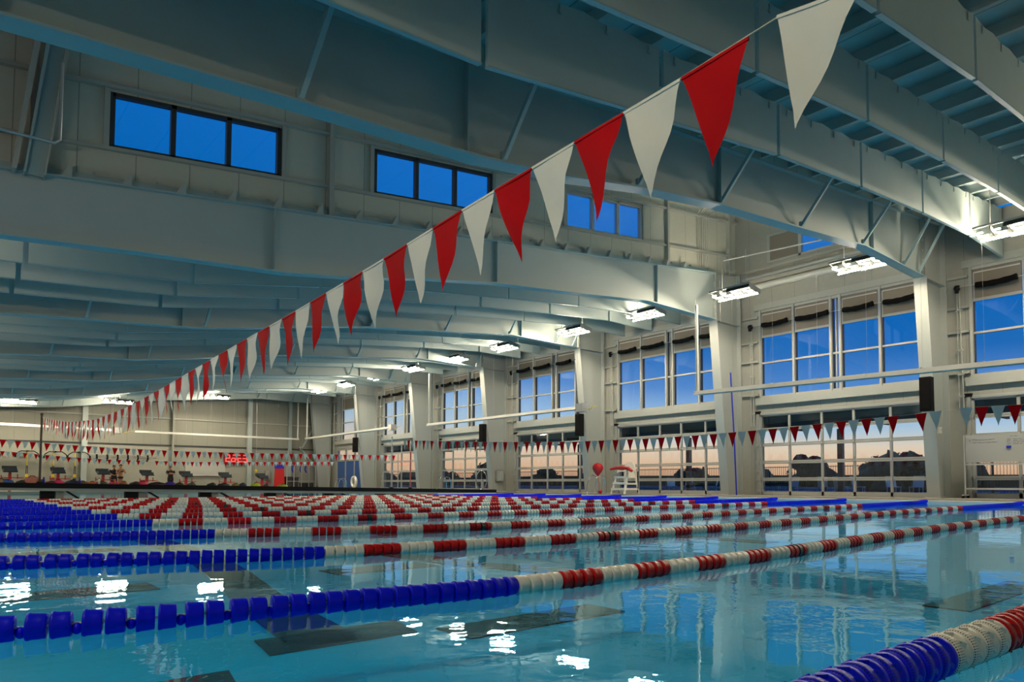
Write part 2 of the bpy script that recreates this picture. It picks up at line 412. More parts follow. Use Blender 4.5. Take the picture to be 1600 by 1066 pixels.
# right-hand side of the raised bay
b = MB(); b.box((XW, Y1, 9.35), (XW+.2, YM, 9.50)); b.box((XW, Y1, 10.65), (XW+.2, YM, zmon(XW)))
b.box((XW, Y1, 9.5), (XW+.2, 10.2, 10.65)); b.box((XW, 15.4, 9.5), (XW+.2, YM, 10.65))
b.build('wall_raised_right', 'wall', label='wall of the raised bay above the window wall eave', cat='wall', kind='structure')
w = thing('window_raised', 'high window above the eave between first and second roof beams', 'window', (XW, 12.8, 9.5), kind='structure')
f = MB()
for y in (10.2, 12.3, 14.02, 15.4): f.box((XW-.04, y-.06, 9.5), (XW+.1, y+.06, 10.65))
for z in (9.5, 10.57): f.box((XW-.04, 10.2, z), (XW+.1, 15.4, z+.08))
f.build('window_frame', 'alu', w)
MB().box((XW+.05, 10.2, 9.5), (XW+.06, 15.4, 10.65)).build('pane', 'glass', w)
MB().box((XW+.0, 14.02, 9.58), (XW+.03, 15.35, 10.6)).build('shade', 'shade', w, label='grey shade drawn over one pane')
b = MB().box((XW-.30, Y1+.3, 8.92), (XW, FR[1]-.3, 9.02)); b.box((XW-.12, Y1+.3, 8.78), (XW, FR[1]-.3, 8.92)); b.box((XW-.1, Y1+.2, 9.28), (XW, FR[1]-.2, 9.36)); b.build('trim_4', 'alu', label='stepped eave ledge between first and second columns', cat='trim', kind='structure')

# ------------------------------------------------------------------ steel frames
NAMES = ['nearest', 'second', 'third', 'fourth', 'fifth', 'sixth', 'seventh']
PURX = [PX[0]+.8375*k for k in range(34)]
for i, y in enumerate(FR):
    bm_ = thing('roof_beam', NAMES[i]+' tapered steel roof beam spanning the pool', 'beam', (10, y, zbot(10)), kind='structure')
    X = [-5.3, -2]+[p[0] for p in ZB[1:]]
    top = [(x, ztop(x)) for x in X]; bot = [(x, zbot(x) if x < 23.1 else 7.11) for x in X]
    MB().strip([(x, z-.02) for x, z in top], [(x, z+.02) for x, z in bot], y-.012, y+.012).build('web', 'steel', bm_)
    MB().strip([(x, z+.035) for x, z in bot], bot, y-.16, y+.16).build('bottom_flange', 'flange', bm_)
    MB().strip(top, [(x, z-.03) for x, z in top], y-.14, y+.14).build('top_flange', 'flange', bm_)
    st = MB()
    for x in (5.9, 12.35, 19.6): st.box((x-.012, y-.12, zbot(x)+.03), (x+.012, y+.12, ztop(x)-.03))
    st.build('splice_plate', 'flange', bm_)
    for x in (.35, 3.35, 6.55, 9.7, 12.3, 15.6, 18.9, 21.6, 22.7):
        if i in (1,): continue
        y2 = y-1.15; x2 = x+.15
        br = MB().bar((x, y-.13, zbot(x)+.05), (x2, y2, ztop(x2)+.05), .07, .07)
        br.box((x-.05, y-.17, zbot(x)+.03), (x+.05, y-.10, zbot(x)+.16)); br.build('brace', 'flange', bm_)
    c = thing('column', NAMES[i]+' tapered steel column on the window wall', 'column', (24, y, DECK), kind='structure')
    zt = ztop(24.75)
    MB().add([(23.10,y-.2,7.11),(23.14,y-.2,7.11),(23.84,y-.2,DECK),(23.80,y-.2,DECK),(23.10,y+.2,7.11),(23.14,y+.2,7.11),(23.84,y+.2,DECK),(23.80,y+.2,DECK)],
             [(0,1,2,3),(4,7,6,5),(0,4,5,1),(1,5,6,2),(2,6,7,3),(3,7,4,0)]).box((23.10, y-.17, 7.11), (23.13, y+.17, ztop(23.1))).build('inner_flange', 'colsteel', c)
    MB().box((24.72, y-.2, DECK), (24.76, y+.2, zt)).build('outer_flange', 'colsteel', c)
    MB().prism([(23.82, DECK), (24.74, DECK), (24.74, zt), (23.12, ztop(23.1)), (23.12, 7.11)], y-.012, y+.012).box((23.12, y-.17, 7.08), (24.74, y+.17, 7.11)).build('web', 'colsteel', c)
    pl = MB().box((23.70, y-.24, DECK), (24.80, y+.24, DECK+.03))
    for k in range(5):
        for s in (-1, 1): pl.box((23.08, y+s*.11-.02, 7.3+.32*k), (23.10, y+s*.11+.02, 7.34+.32*k))
    pl.build('bolted_plate', 'galv', c)
# cleats standing on top of the second beam
rail = thing('purlin_cleats', 'row of upright cleats on top of the second roof beam', 'bracket', (3, FR[1]+.12, ztop(3)), kind='structure')
MB().strip([(x, ztop(x)+.20) for x in (-2, 23)], [(x, ztop(x)) for x in (-2, 23)], FR[1]+.13, FR[1]+.16).build('channel', 'flange', rail)
for k in range(20):
    x = 1.95+1.02*k
    MB().prism([(x-.16, ztop(x)), (x+.02, ztop(x)), (x+.02, ztop(x)+.28), (x-.02, ztop(x)+.28)], FR[1]-.06, FR[1]+.12).build('cleat', 'steel', rail)
# purlins under the roof deck: nearest bay individually, far bays one set each
for k, x in enumerate([1.2+1.15*j for j in range(21)]):
    z = zroof(x)
    MB().box((x-.01, -3, z-.26), (x+.01, Y1-.15, z)).box((x-.07, -3, z-.27), (x+.01, Y1-.15, z-.25)).build('purlin', 'steel', label='roof purlin number %s from the window wall in the nearest bay' % ['one','two','three','four','five','six','seven','eight','nine','ten','eleven','twelve','thirteen','fourteen','fifteen','sixteen','seventeen','eighteen','nineteen','twenty','twenty-one'][20-k], cat='purlin', kind='structure', group='roof purlins of the nearest bay')
for i in range(1, 7):
    y0, y1 = FR[i]+.15, (FR[i+1]-.15 if i < 6 else YE)
    b = MB()
    for j in range(21):
        x = 1.2+1.15*j; z = zroof(x); b.box((x-.01, y0, z-.26), (x+.01, y1, z)).box((x-.07, y0, z-.27), (x+.01, y1, z-.25))
    b.build('ceiling_purlins', 'steel', label='roof purlins above the baffles in the '+BAYNAME[i+1], cat='purlin', kind='structure')

# ------------------------------------------------------------------ hanging acoustic baffles
def baffle(bay, row, rown, y):
    ks = list(range(len(PX)-1))[::-1]
    for n, k in enumerate(ks):
        a, c = PX[k]+.05, PX[k+1]-.05
        if c < .05*y: continue
        za, zc = interp(ZP, a), interp(ZP, c); ta, tc = ztop(a)-.06, ztop(c)-.06
        lab = 'grey hanging baffle, %s from window wall, %s row, %s' % (('first' if n == 0 else ORD[n]), rown, BAYNAME[bay])
        t = thing('baffle_panel', lab, 'baffle', ((a+c)/2, y, (za+zc)/2), group='hanging acoustic baffles')
        p = MB(); m = 8
        xs_ = [lerp(a, c, j/m) for j in range(m+1)]
        def wob(x): return .012*math.sin(3*x+y)
        p.strip([(x, lerp(ta, tc, (x-a)/(c-a))+.02*math.cos(8*(x-a)/(c-a)*PI)) for x in xs_], [(x, lerp(za, zc, (x-a)/(c-a))) for x in xs_], y-.028, y+.028)
        p.build('panel', 'baffle', t)
        e = MB().bar((a, y, za-.012), (c, y, zc-.012), .075, .022); e.build('bounce_lit_edge', 'flange', t)  # added blue strip: pool light from below, put into colour along the lower edge
        if bay == 0:
            for q in (.08, .36, .64, .92):
                x = lerp(a, c, q); z = lerp(ta, tc, q)
                MB().bar((x, y-.035, z-.14), (x, y-.035, z-.03), .018, .012).box((x-.025, y-.04, z-.16), (x+.025, y-.028, z-.12)).build('hook', 'galv', t)
for i in [0, 2, 3, 4, 5, 6, 7]:
    y0 = Y1+BAY*(i-1)
    for r_, (off, nm) in enumerate(((2.67, 'front'), (4.32, 'middle'), (6.0, 'rear'))):
        if i == 7 and off > 1.5: 
            if r_: continue
            off = 1.2
        baffle(i, r_, nm, y0+off)
# sprinkler pipe over the nearest bay
MB().tube([(4, 2.2, ztop(4)-.1), (24, 2.2, ztop(24)-.1)], .035, 8).build('sprinkler_pipe', 'galv', label='grey pipe hung under the purlins in the top right corner', cat='pipe')

# ------------------------------------------------------------------ window wall bays
BN = ['nearest bay at the right edge', 'bay left of the nearest column', 'bay left of the second column', 'bay left of the third column', 'bay left of the fourth column', 'bay left of the fifth column', 'bay left of the sixth column', 'last bay by the end wall']
def window_bay(i):
    o0, o1 = opening(i); w = o1-o0; yb = o0
    W = thing('window_%d' % (i+1), 'tall four-light window in the '+BN[i], 'window', (XW, (o0+o1)/2, 4.02), kind='structure')
    mull = [o0+.04, o0+w*.234, o0+w*.465, o0+w*.523, o0+w*.762, o1-.04]
    if i == 6: mull = [o0+.04, o0+w*.5, o1-.9, o1-.5, o1-.3, o1-.04]
    f = MB()
    for y in mull: f.box((XW-.09, y-.045, 4.02), (XW+.1, y+.045, 7.62))
    for z, t in ((4.02, .10), (7.52, .10)): f.box((XW-.06, o0, z), (XW+.1, o1, z+t))
    f.build('window_frame', 'alu', W)
    f = MB(); y = (mull[2]+mull[3])/2
    f.box((XW+.0, y-.02, 4.1), (XW+.08, y+.02, 7.52)); 
    f.box((XW-.02, o0, 5.42), (XW+.08, o1, 5.49))
    f.build('transom', 'alu', W)
    f = MB()
    for y in mull[:-1]: f.box((XW+.02, y+.045, 4.12), (XW+.12, y+.075, 7.5))
    for y in mull[1:]: f.box((XW+.02, y-.075, 4.12), (XW+.12, y-.045, 7.5))
    f.box((XW+.0, o0, 7.50), (XW+.05, o1, 7.60)); f.build('gasket', 'darkalu', W)
    MB().box((XW+.10, o0, 4.05), (XW+.108, o1, 7.6)).build('pane', 'glass', W)
    s = MB().box((XW-.16, o0-.15, 3.74), (XW, o1+.15, 4.03)); s.build('window_sill', 'alu', W)
    s = MB().box((XW-.12, o0-.3, 7.62), (XW, o1+.2, 7.86)); s.build('lintel_channel', 'alu', W)
    # roller shades, one per light
    pos = ['rightmost', 'second from right', 'second from left', 'leftmost']
    sp = [(mull[0], mull[1]), (mull[1], mull[2]), (mull[3], mull[4]), (mull[4], mull[5])]
    if i == 6: sp = [(mull[0], mull[1]), (mull[1], mull[2])]; pos = ['right', 'left']
    if i < 7:
        for (a, c), p in zip(sp, pos):
            t = thing('roller_shade', p+' grey roller shade in the '+BN[i], 'shade', (XW-.03, (a+c)/2, 6.5), group='half-lowered roller shades')
            MB().box((XW-.045, a+.075, 6.56), (XW-.035, c-.075, 7.50)).build('cloth', 'shade', t)
            MB().box((XW-.06, a+.07, 6.48), (XW-.02, c-.07, 6.57)).build('hem_bar', 'alu', t)
            MB().box((XW-.055, c-.11, 6.56), (XW-.03, c-.085, 7.44)).box((XW-.055, a+.10, 7.40), (XW-.03, c-.10, 7.44)).build('guide', 'duct', t)
    # shaft with sagging black sleeves and a motor at its left end
    if i < 6:
        t = thing('shade_drive', 'black sleeved drive shaft across the shades of the '+BN[i], 'shaft', (XW-.25, (o0+o1)/2, 6.95))
        MB().tube([(XW-.25, o0-.1, 6.98), (XW-.25, o1+.25, 6.98)], .012, 6).build('shaft', 'galv', t)
        mo = MB().lathe([(-.10, .02), (-.09, .09), (.02, .10), (.06, .06), (.08, .02)], 14, 'y', (XW-.25, o1+.32, 6.96)); mo.box((XW-.30, o1+.24, 6.80), (XW-.2, o1+.36, 6.92))
        mo.build('motor', 'black', t)
        for a, c in sp:
            c2 = c-.02; a2 = a+(.10 if a != mull[3] else -.06)
            pts = [(XW-.25-.01*k, lerp(c2-.2, a2+.02, k/7), 6.97-.05*math.sin(PI*(k+.6)/7.6)) for k in range(8)]
            MB().tube(pts, [.088+.012*(k % 2) for k in range(8)], 10).build('sleeve', 'sleeve', t)
    # side girts and door track
    g = MB()
    for z in (4.15, 5.5, 6.3, 7.3): g.box((XW-.14, o1+.02, z), (XW, FR[i]-.05 if i < 7 else YE, z+.07))
    g.build('trim_girt', 'alu', label='short wall girts beside the window in the '+BN[i], cat='girt', kind='structure')
    ch = MB().tube([(XW-.2, o1+.2, 2.9), (XW-.22, o1+.25, 7.0)], .02, 6); ch.tube([(XW-.2, o1+.33, 2.9), (XW-.2, o1+.33, 7.0)], .014, 6)
    for z in (3.4, 4.1, 4.9, 5.6, 6.2): ch.box((XW-.24, o1+.18, z), (XW-.14, o1+.36, z+.05))
    ch.build('chain_rail', 'alu', label='pale vertical chain guide left of the window in the '+BN[i], cat='rail')

def garage_door(i):
    o0, o1 = opening(i); z0, z1 = DECK, 3.34
    D = thing('door_%d' % (i+1), 'glazed sectional overhead door in the '+BN[i], 'door', (XW, (o0+o1)/2, z0), kind='structure')
    zr = [.30, .80, 1.46, 2.13, 2.75, 3.27]
    secs = [.12, .755, 1.43, 2.13, 2.75, 3.34]
    w = o1-o0
    ys = [o0+w*t for t in (0, .19, .398, .592, .803, 1.)]
    for s in range(5):
        a, c = secs[s]+.005, secs[s+1]-.005
        f = MB()
        f.box((XW-.02, o0, a), (XW+.05, o1, a+(.15 if s == 0 else .06))); f.box((XW-.02, o0, c-.06), (XW+.05, o1, c))
        for y in ys: f.box((XW-.02, y-.045, a), (XW+.05, y+.045, c))
        sec = f.build('door_section', 'dooralu', D)
        MB().box((XW+.012, o0+.03, a+.04), (XW+.018, o1-.03, c-.04)).build('pane', 'glass', sec)
        h = MB()
        for y in ys: h.box((XW-.045, y-.03, a-.05), (XW-.02, y+.03, a+.05))
        if s: h.build('hinge', 'galv', sec)
    tr = MB()
    for y in (o0-.10, o1+.10): 
        tr.box((XW-.10, y-.06, z0), (XW, y+.06, 3.40))
        for z in (.3, .75, 1.1, 1.43, 2.13, 2.75): tr.box((XW-.16, y-.06, z-.05), (XW-.10, y+.06, z+.05))
    tr.build('door_track', 'dooralu', D)
    MB().box((XW-.08, o0-.1, 3.34), (XW, o1+.1, 3.44)).build('door_header', 'dooralu', D)
    sh = MB().box((XW-.10, o1-.02, 3.38), (XW-.02, o1+.22, 3.50)); sh.build('spring_bracket', 'black', D)
for i in range(8):
    window_bay(i)
    if i not in (6, 7): garage_door(i)
# double entrance door in the seventh bay
o0, o1 = opening(6)
D = thing('door_7', 'blue double entrance door between the two farthest columns', 'door', (XW, (o0+o1)/2, DECK), kind='structure')
f = MB(); ysd = [o0+.05+(o1-o0-.1)*k/4 for k in range(5)]
for y in ysd: f.box((XW-.05, y-.07, DECK), (XW+.06, y+.07, 3.3))
for z in (DECK, 2.35, 3.24): f.box((XW-.05, o0, z), (XW+.06, o1, z+.13))
f.build('door_frame', 'dooralu', D)
for a, c in zip(ysd, ysd[1:]): MB().box((XW, a+.07, .25), (XW+.03, c-.07, 2.35)).build('door_leaf', 'bluedoor', D)
MB().box((XW+.01, o0+.1, 2.45), (XW+.016, o1-.1, 3.25)).build('pane', 'glass', D)
h = MB()
for y in ysd[1:-1]: h.tube([(XW-.12, y-.1, 1.05), (XW-.12, y-.1, 1.3)], .02, 6)
h.build('door_handle', 'chrome', D)
b = MB().box((XW-.02, opening(7)[0], DECK), (XW+.06, opening(7)[1], 3.4)); b.build('wall_infill', 'wall', label='closed wall panel behind the storage cage', cat='wall', kind='structure')

# ------------------------------------------------------------------ lamps
LM = {}
TILT = math.radians(12)
def lamp_meshes():
    L_, W_ = .85, .34
    E_ = .10
    h = MB()
    h.box((-W_, -L_, .10), (W_, E_, .12)); h.box((-.08, -L_*.9, .12), (.08, E_, .18))
    for s in (-1, 1): h.box((s*W_-.008, -L_, -.05), (s*W_+.008, E_, .12)); h.box((s*W_-.008, E_, .06), (s*W_+.008, L_, .10))
    h.box((-W_, -L_, -.05), (W_, -L_+.015, .12)); h.box((-W_, L_-.015, .06), (W_, L_, .10))
    LM['housing'] = h.mesh('housing', 'reflector')
    LM['body'] = MB().box((-W_-.012, -L_-.01, .06), (-W_-.002, L_+.01, .125)).box((W_+.002, -L_-.01, .06), (W_+.012, L_+.01, .125)).box((-W_-.012, -L_-.012, -.05), (W_+.012, -L_-.002, .125)).box((-W_, -L_, .121), (W_, .1, .128)).mesh('outer_body', 'lampbody')
    h = MB().box((-W_, -L_, .10), (W_, L_, .12)).box((-.08, -L_*.9, .12), (.08, L_*.9, .18))
    for y in (-L_, L_-.015): h.box((-W_, y, .04), (W_, y+.015, .12))
    LM['housingleft'] = h.mesh('housing', 'reflector')
    r = MB()
    for k in range(1, 4):
        yy = -L_+2*L_*k/4; r.box((-W_, yy-.012, -.03), (.14, yy+.012, .10))
    r.box((.13, -L_, -.02), (.15, L_, .10)); LM['louvre'] = r.mesh('louvre', 'reflector')
    for nm in ('lamp', 'lampleft'):
        c = MB().tube([(-.12+.11*math.cos(a), .13*math.sin(a)+.02*a, -.03) for a in [-.6+.55*j for j in range(9)]], .016, 6); LM['bulb'+nm] = c.mesh('bulb', nm)
        t = MB().tube([(.25, -L_+.03, -.03), (.25, L_-.03, -.03)], .018, 6); LM['tube'+nm] = t.mesh('tube', nm)
    LM['cable'] = MB().tube([(0, -.5, .10), (0, -.5, 1.5)], .012, 5).tube([(0, .5, .10), (0, .5, 1.5)], .012, 5).mesh('cable', 'galv')
lamp_meshes()
def lamp(x, y, z, label, rz=0., tilt=TILT, nm='lamp'):
    t = thing('ceiling_lamp', label, 'lamp', (x, y, z), 0, group='hanging fluorescent lamps')
    t.rotation_euler = (0, tilt, rz)
    for n in ('housing', 'louvre'): link(n, LM[n if nm == 'lamp' or n != 'housing' else 'housingleft'], t, loc=(0,0,0))
    link('outer_body', LM['body'], t, loc=(0,0,0))
    link('cable', LM['cable'], t, loc=(0,0,0), rot=(0, -tilt, 0))
    for k in range(4): link('bulb', LM['bulb'+nm], t, loc=(0, -.64+.425*k, 0))
    link('tube', LM['tube'+nm], t, loc=(0,0,0))
    return t
LY = [1.3, 5.42, 9.33, 13.67, 17.7, 21.7, 26.5, 30.6, 34.9, 39.2, 43.45, 47.7]
for k, y in enumerate(LY):
    lamp(21.3, y*1.065, 7.40, '%s hanging lamp in the row along the window wall, counted from the camera' % ('first' if k == 0 else ORD[k]))
LYL = [2.5, 10.6, 18.6, 26.6, 34.6, 42.6, 50.6]
for k, y in enumerate(LYL):
    lamp(-1.6, y, 5.12, '%s lamp of the row above the near side deck' % ('first' if k == 0 else ORD[k]), tilt=0., nm='lampleft')
for x, z, l in ((4.2, 5.62, 'left'), (9.35, 6.0, 'middle'), (15.4, 6.82, 'right')):
    lamp(x, 54.6, z, l+' lamp of the three hanging before the end wall', PI/2)

# ------------------------------------------------------------------ lane ropes
def float_mesh(name, r, l, m, scal=True):
    b = MB(); h = l/2
    if scal: prof = [(-h, .012), (-h, r*.60), (-h, r*.94), (-h*.88, r), (-h*.66, r), (-h*.52, r*.955), (h*.30, r*.925), (h*.86, r*.90), (h, r*.84), (h, r*.60), (h, .012)]
    else: prof = [(-h, .012), (-h, r*.62), (-h, r*.93), (-h*.86, r), (-h*.30, r*1.0), (-h*.22, r*.90), (h*.30, r*.88), (h*.42, r*.97), (h*.86, r*.97), (h, r*.90), (h, r*.60), (h, .012)]
    b.lathe(prof, 22, 'x')
    for k in range(0 if scal else 8):
        a = 2*PI*k/8; c, s = math.cos(a), math.sin(a)
        b.bar((-h*.24, c*r*.93, s*r*.93), (h*.36, math.cos(a+.25)*r*.93, math.sin(a+.25)*r*.93), .006, .016)
    return b.mesh(name, m)
FM = {c: float_mesh('float', .055, .068, 'f'+c) for c in ('red', 'white', 'blue')}
FM['black'] = float_mesh('float', .055, .068, 'fblack')
FM['link'] = MB().ball((0,0,-.02), .024, 12, 8, (.8,1,1)).mesh('spacer', 'fblue')
PM = {c: float_mesh('float', .068, .10, 'p'+c, False) for c in ('red', 'white', 'blue')}; PM['black'] = PM['red']; PM['link'] = FM['link']
YR0, SP = .92, 2.5
PATH = {0: [(-2.45, .95), (1.9, .92), (3.2, .87), (8, .88), (22.2, .92)],
        1: [(-2.45, 3.85), (.23, 3.52), (.71, 3.40), (1.41, 3.28), (2.27, 3.12), (4.1, 3.07), (5.5, 3.12), (8., 3.34), (10.4, 3.46), (14, 3.5), (22.2, 3.42)],
        2: [(-2.45, 7.3), (.42, 6.42), (1.29, 6.03), (2.38, 5.64), (3.5, 5.47), (4.95, 5.32), (7.1, 5.31), (8.64, 5.39), (10.84, 5.56), (14, 5.8), (22.2, 5.92)],
        3: [(-2.45, 10.7), (.6, 9.40), (1.37, 8.95), (2.56, 8.50), (3.5, 8.1), (4.9, 7.70), (7, 7.56), (10.3, 7.72), (13, 7.95), (22.2, 8.42)]}
def rope_path(i):
    if i in PATH: return PATH[i]
    y = YR0+SP*i; k = 1 if i < 8 else .6
    return [(-2.45, y+1.6*k), (.6, y+1.0*k), (2.5, y+.55*k), (5, y-.05), (8, y-.2), (13, y-.1), (22.2, y)]
def smooth_path(pts):
    n = len(pts)
    m = []
    for i in range(n):
        a = pts[max(0, i-1)]; c = pts[min(n-1, i+1)]; m.append((c[1]-a[1])/(c[0]-a[0]))
    def f(x):
        for j in range(n-1):
            if x <= pts[j+1][0] or j == n-2: break
        x0, y0 = pts[j]; x1, y1 = pts[j+1]; h = x1-x0; t = (x-x0)/h
        y = (2*t**3-3*t*t+1)*y0+(t**3-2*t*t+t)*h*m[j]+(-2*t**3+3*t*t)*y1+(t**3-t*t)*h*m[j+1]
        d = ((6*t*t-6*t)*y0+(3*t*t-4*t+1)*h*m[j]+(-6*t*t+6*t)*y1+(3*t*t-2*t)*h*m[j+1])/h
        return y, d
    return f
def rope(i):
    f = smooth_path(rope_path(i)); big = i == 0
    S = PM if big else FM
    rl = ('pierced lane rope cut off by the bottom right corner of view' if big else
          'lane rope with white and red floats, %s of the full-length ropes from the camera' % ('first' if i == 1 else ORD[i-1]))
    t = thing('lane_rope', rl, 'lane rope', (10, YR0+SP*i, 0), group='lane ropes across the pool')
    seq = []                                     # (x, colour)
    pitch = .112 if big else .0777
    x = 2.43; k = 0
    while x < 17.28:
        seg = k//4; colr = 'white' if seg % 2 == 0 else 'red'
        if colr == 'red' and ((seg == 9 and k % 4 == 2) or (seg == 41 and k % 4 == 1)) and not big: colr = 'black'
        seq.append((x+pitch/2, colr)); x += pitch; k += 1
    while x < 22.05: seq.append((x+.041, 'blue')); x += .083 if not big else .112
    x = 2.43; k = 0
    while x > -2.35:
        if big: x -= .112; seq.append((x+.056, 'blue')); continue
        gap = 0 if 2.43-x < .7 else .012*min(1, (2.43-x-.7)/.8)
        x -= .076; seq.append((x+.038, 'blue'))
        k += 1
        if k % 2 == 0: 
            if gap: seq.append((x-gap, 'link'))
            x -= gap*2
        else: x -= .002
    cb = MB(); xs_ = [-2.45+.35*j for j in range(71)]
    cb.tube([(xx, f(xx)[0], .030) for xx in xs_ if xx < 22.2]+[(22.2, f(22.2)[0], .035)], .006, 6).build('cable', 'galv', t)
    def zf(xx): return (.038 if big else .030)+(.03*max(0, (xx-21.2)) if xx > 21.2 else 0)
    infr = []
    for (xx, c) in seq:
        y = f(xx)[0]; d = math.hypot(xx, y); vis = xx > .045*y
        infr.append((0 if vis else 1, d, xx, c))
    infr.sort()
    rest = MB(); restc = {}
    for n, (nv, d, xx, c) in enumerate(infr):
        y, dy = f(xx)
        if n < 100:
            o = link('float' if c != 'link' else 'spacer', S[c], t, loc=(xx-10, y-(YR0+SP*i), zf(xx)), rot=(R.uniform(-.5, .5) if not big else 0, R.uniform(-.03, .03), math.atan(dy)+R.uniform(-.05, .05)))
            o['label'] = {'link': 'small blue spacer ball'}.get(c, c+' float')
        elif c != 'link': restc.setdefault(c, []).append((xx, y, zf(xx), math.atan(dy)))
    # the far floats: one shared part, all colours
    if restc:
        b = MB(); mi = []; mats = []
        for ci, (c, L) in enumerate(restc.items()):
            mats.append(S[c].materials[0])
            rr = .068 if big else .055; h = .05 if big else .034
            for (xx, y, z, a) in L:
                q = MB().lathe([(-h, .012), (-h, rr*.93), (-h*.8, rr), (-h*.6, rr), (-h*.4, rr*.95), (h*.85, rr*.91), (h, rr*.84), (h, .012)], 12, 'x')
                ca, sa = math.cos(a), math.sin(a)
                nf = len(q.f); b.add([(xx+p[0]*ca-p[1]*sa, y+p[0]*sa+p[1]*ca, z+p[2]) for p in q.v], q.f, True); mi += [ci]*nf
        me = b.mesh('far_floats', mats[0])
        for m_ in mats[1:]: me.materials.append(m_)
        me.polygons.foreach_set('material_index', mi)
        link('far_floats', me, t, kind='stuff', label='remaining floats of the rope')
for i in range(12): rope(i)

# ------------------------------------------------------------------ pennant strings
def flag_mesh(w, h, m, seed, rough=1.):
    r = random.Random(seed); b = MB(); nu, nv = 5, 9
    ph, amp, tw, sk = r.uniform(0, 6), r.uniform(.008, .022)*rough, r.uniform(-.5, .5)*rough, r.uniform(-.03, .03)*rough
    vs = []; fs = []
    for j in range(nv+1):
        t = j/nv; ww = w*(1-t*.985)
        for i in range(nu+1):
            u = (i/nu-.5)*ww
            off = amp*math.sin(ph+5*u/w+5*t)*min(1, t*3)
            a = tw*t*t
            vs.append((u*math.cos(a)+sk*t*t, u*math.sin(a)+off, -h*t*(1+.02*math.sin(ph*2+i))-(.004*i if j == nv else 0)))
    for j in range(nv):
        for i in range(nu):
            a = j*(nu+1)+i; fs.append((a, a+1, a+nu+2, a+nu+1))
    b.add(vs, fs, True)
    b.bar((-w/2, 0, -.006), (w/2, 0, -.006), .008, .014)
    return b.mesh('flag', m)
def pennants(label, pts, flags, w, h, a='red', c='white', rough=1., cordr=.004):
    """pts: cord polyline; flags: list of (s position along the first key axis, colour)"""
    t = thing('pennant_string', label, 'pennants', pts[len(pts)//2])
    MB().tube(pts, cordr, 5).build('cord', 'cord', t)
    for n, (p, d, colr) in enumerate(flags):
        o = link('flag', flag_mesh(w, h, colr, n*7+len(flags), rough), t, loc=Vector(p)-Vector(t.location))
        d = Vector(d).normalized(); rz = math.atan2(d.y, d.x); ry = -math.asin(d.z)
        o.rotation_euler = (R.uniform(-.06, .06)*rough, ry, rz)
        o['label'] = {'red': 'red flag', 'white': 'white flag', 'pale': 'pale blue flag'}[colr]
ZM = [(1.0, 2.33), (1.39, 2.40), (1.55, 2.385), (1.87, 2.37), (2.58, 2.345), (3.67, 2.30), (5.0, 2.235), (6.67, 2.175), (8., 2.14), (10.2, 2.07), (12., 2.01), (14.6, 1.95), (18.2, 1.97), (22.6, 2.2), (26.5, 2.52), (30.3, 2.88)]
def pm(y): return Vector((lerp(2.38, 2.95, (y-1.1)/29.2), y, interp(ZM, y)))
fl = [(pm(1.25), pm(1.39)-pm(1.1), 'white')]
y = 1.55; k = 0
while y < 29.7:
    fl.append((pm(y+.172), pm(y+.345)-pm(y), 'red' if k % 2 == 0 else 'white')); y += .352; k += 1
pennants('long red and white pennant string crossing overhead from top right to dark pole', [pm(.4+.5*j) for j in range(60)]+[pm(30.3)], fl, .345, .46)
ZR = [(3.5, 2.25), (5.7, 2.28), (6.7, 2.21), (8., 2.17), (10, 2.08), (12.6, 2.01), (15, 2.0), (18, 2.04), (23, 2.23), (29.3, 2.58), (30.3, 2.70)]
def pr_(y): return Vector((lerp(17.3, 16.31, (y-.5)/29.8), y, interp(ZR, y)))
fl = []; y = 4.05; k = 0
while y < 29.4:
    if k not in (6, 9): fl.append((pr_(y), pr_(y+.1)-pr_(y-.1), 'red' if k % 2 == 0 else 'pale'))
    y += .318; k += 1
pennants('pennant string running along the window wall to the grey pole', [pr_(2+.5*j) for j in range(56)]+[pr_(30.3)], fl, .27, .42, rough=.35)
ZU = [(0, 2.48), (2.3, 2.43), (4, 2.32), (6, 2.22), (9.5, 2.13), (14, 2.16), (20.8, 2.24)]
def pu(x): return Vector((x, 38., interp(ZU, x)))
fl = []; x = 1.9; k = 0
while x < 20.6:
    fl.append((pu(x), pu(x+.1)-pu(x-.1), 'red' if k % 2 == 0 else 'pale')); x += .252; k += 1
pennants('upper pennant string crossing before the end wall', [pu(.5*j) for j in range(42)], fl, .225, .34, rough=.3)
ZL = [(0, 2.52), (3.4, 2.31), (4.4, 2.22), (6, 2.08), (8, 1.98), (12.5, 1.93), (16, 2.0), (22, 2.12)]
def plw(x): return Vector((x, 49., interp(ZL, x)))
fl = []; x = 2.6; k = 0
while x < 21.8:
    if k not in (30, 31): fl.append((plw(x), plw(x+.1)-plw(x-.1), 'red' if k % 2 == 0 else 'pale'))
    x += .247; k += 1
pennants('lower pennant string hanging behind the upper one near the end wall', [plw(.5*j) for j in range(45)], fl, .215, .30, rough=.4)

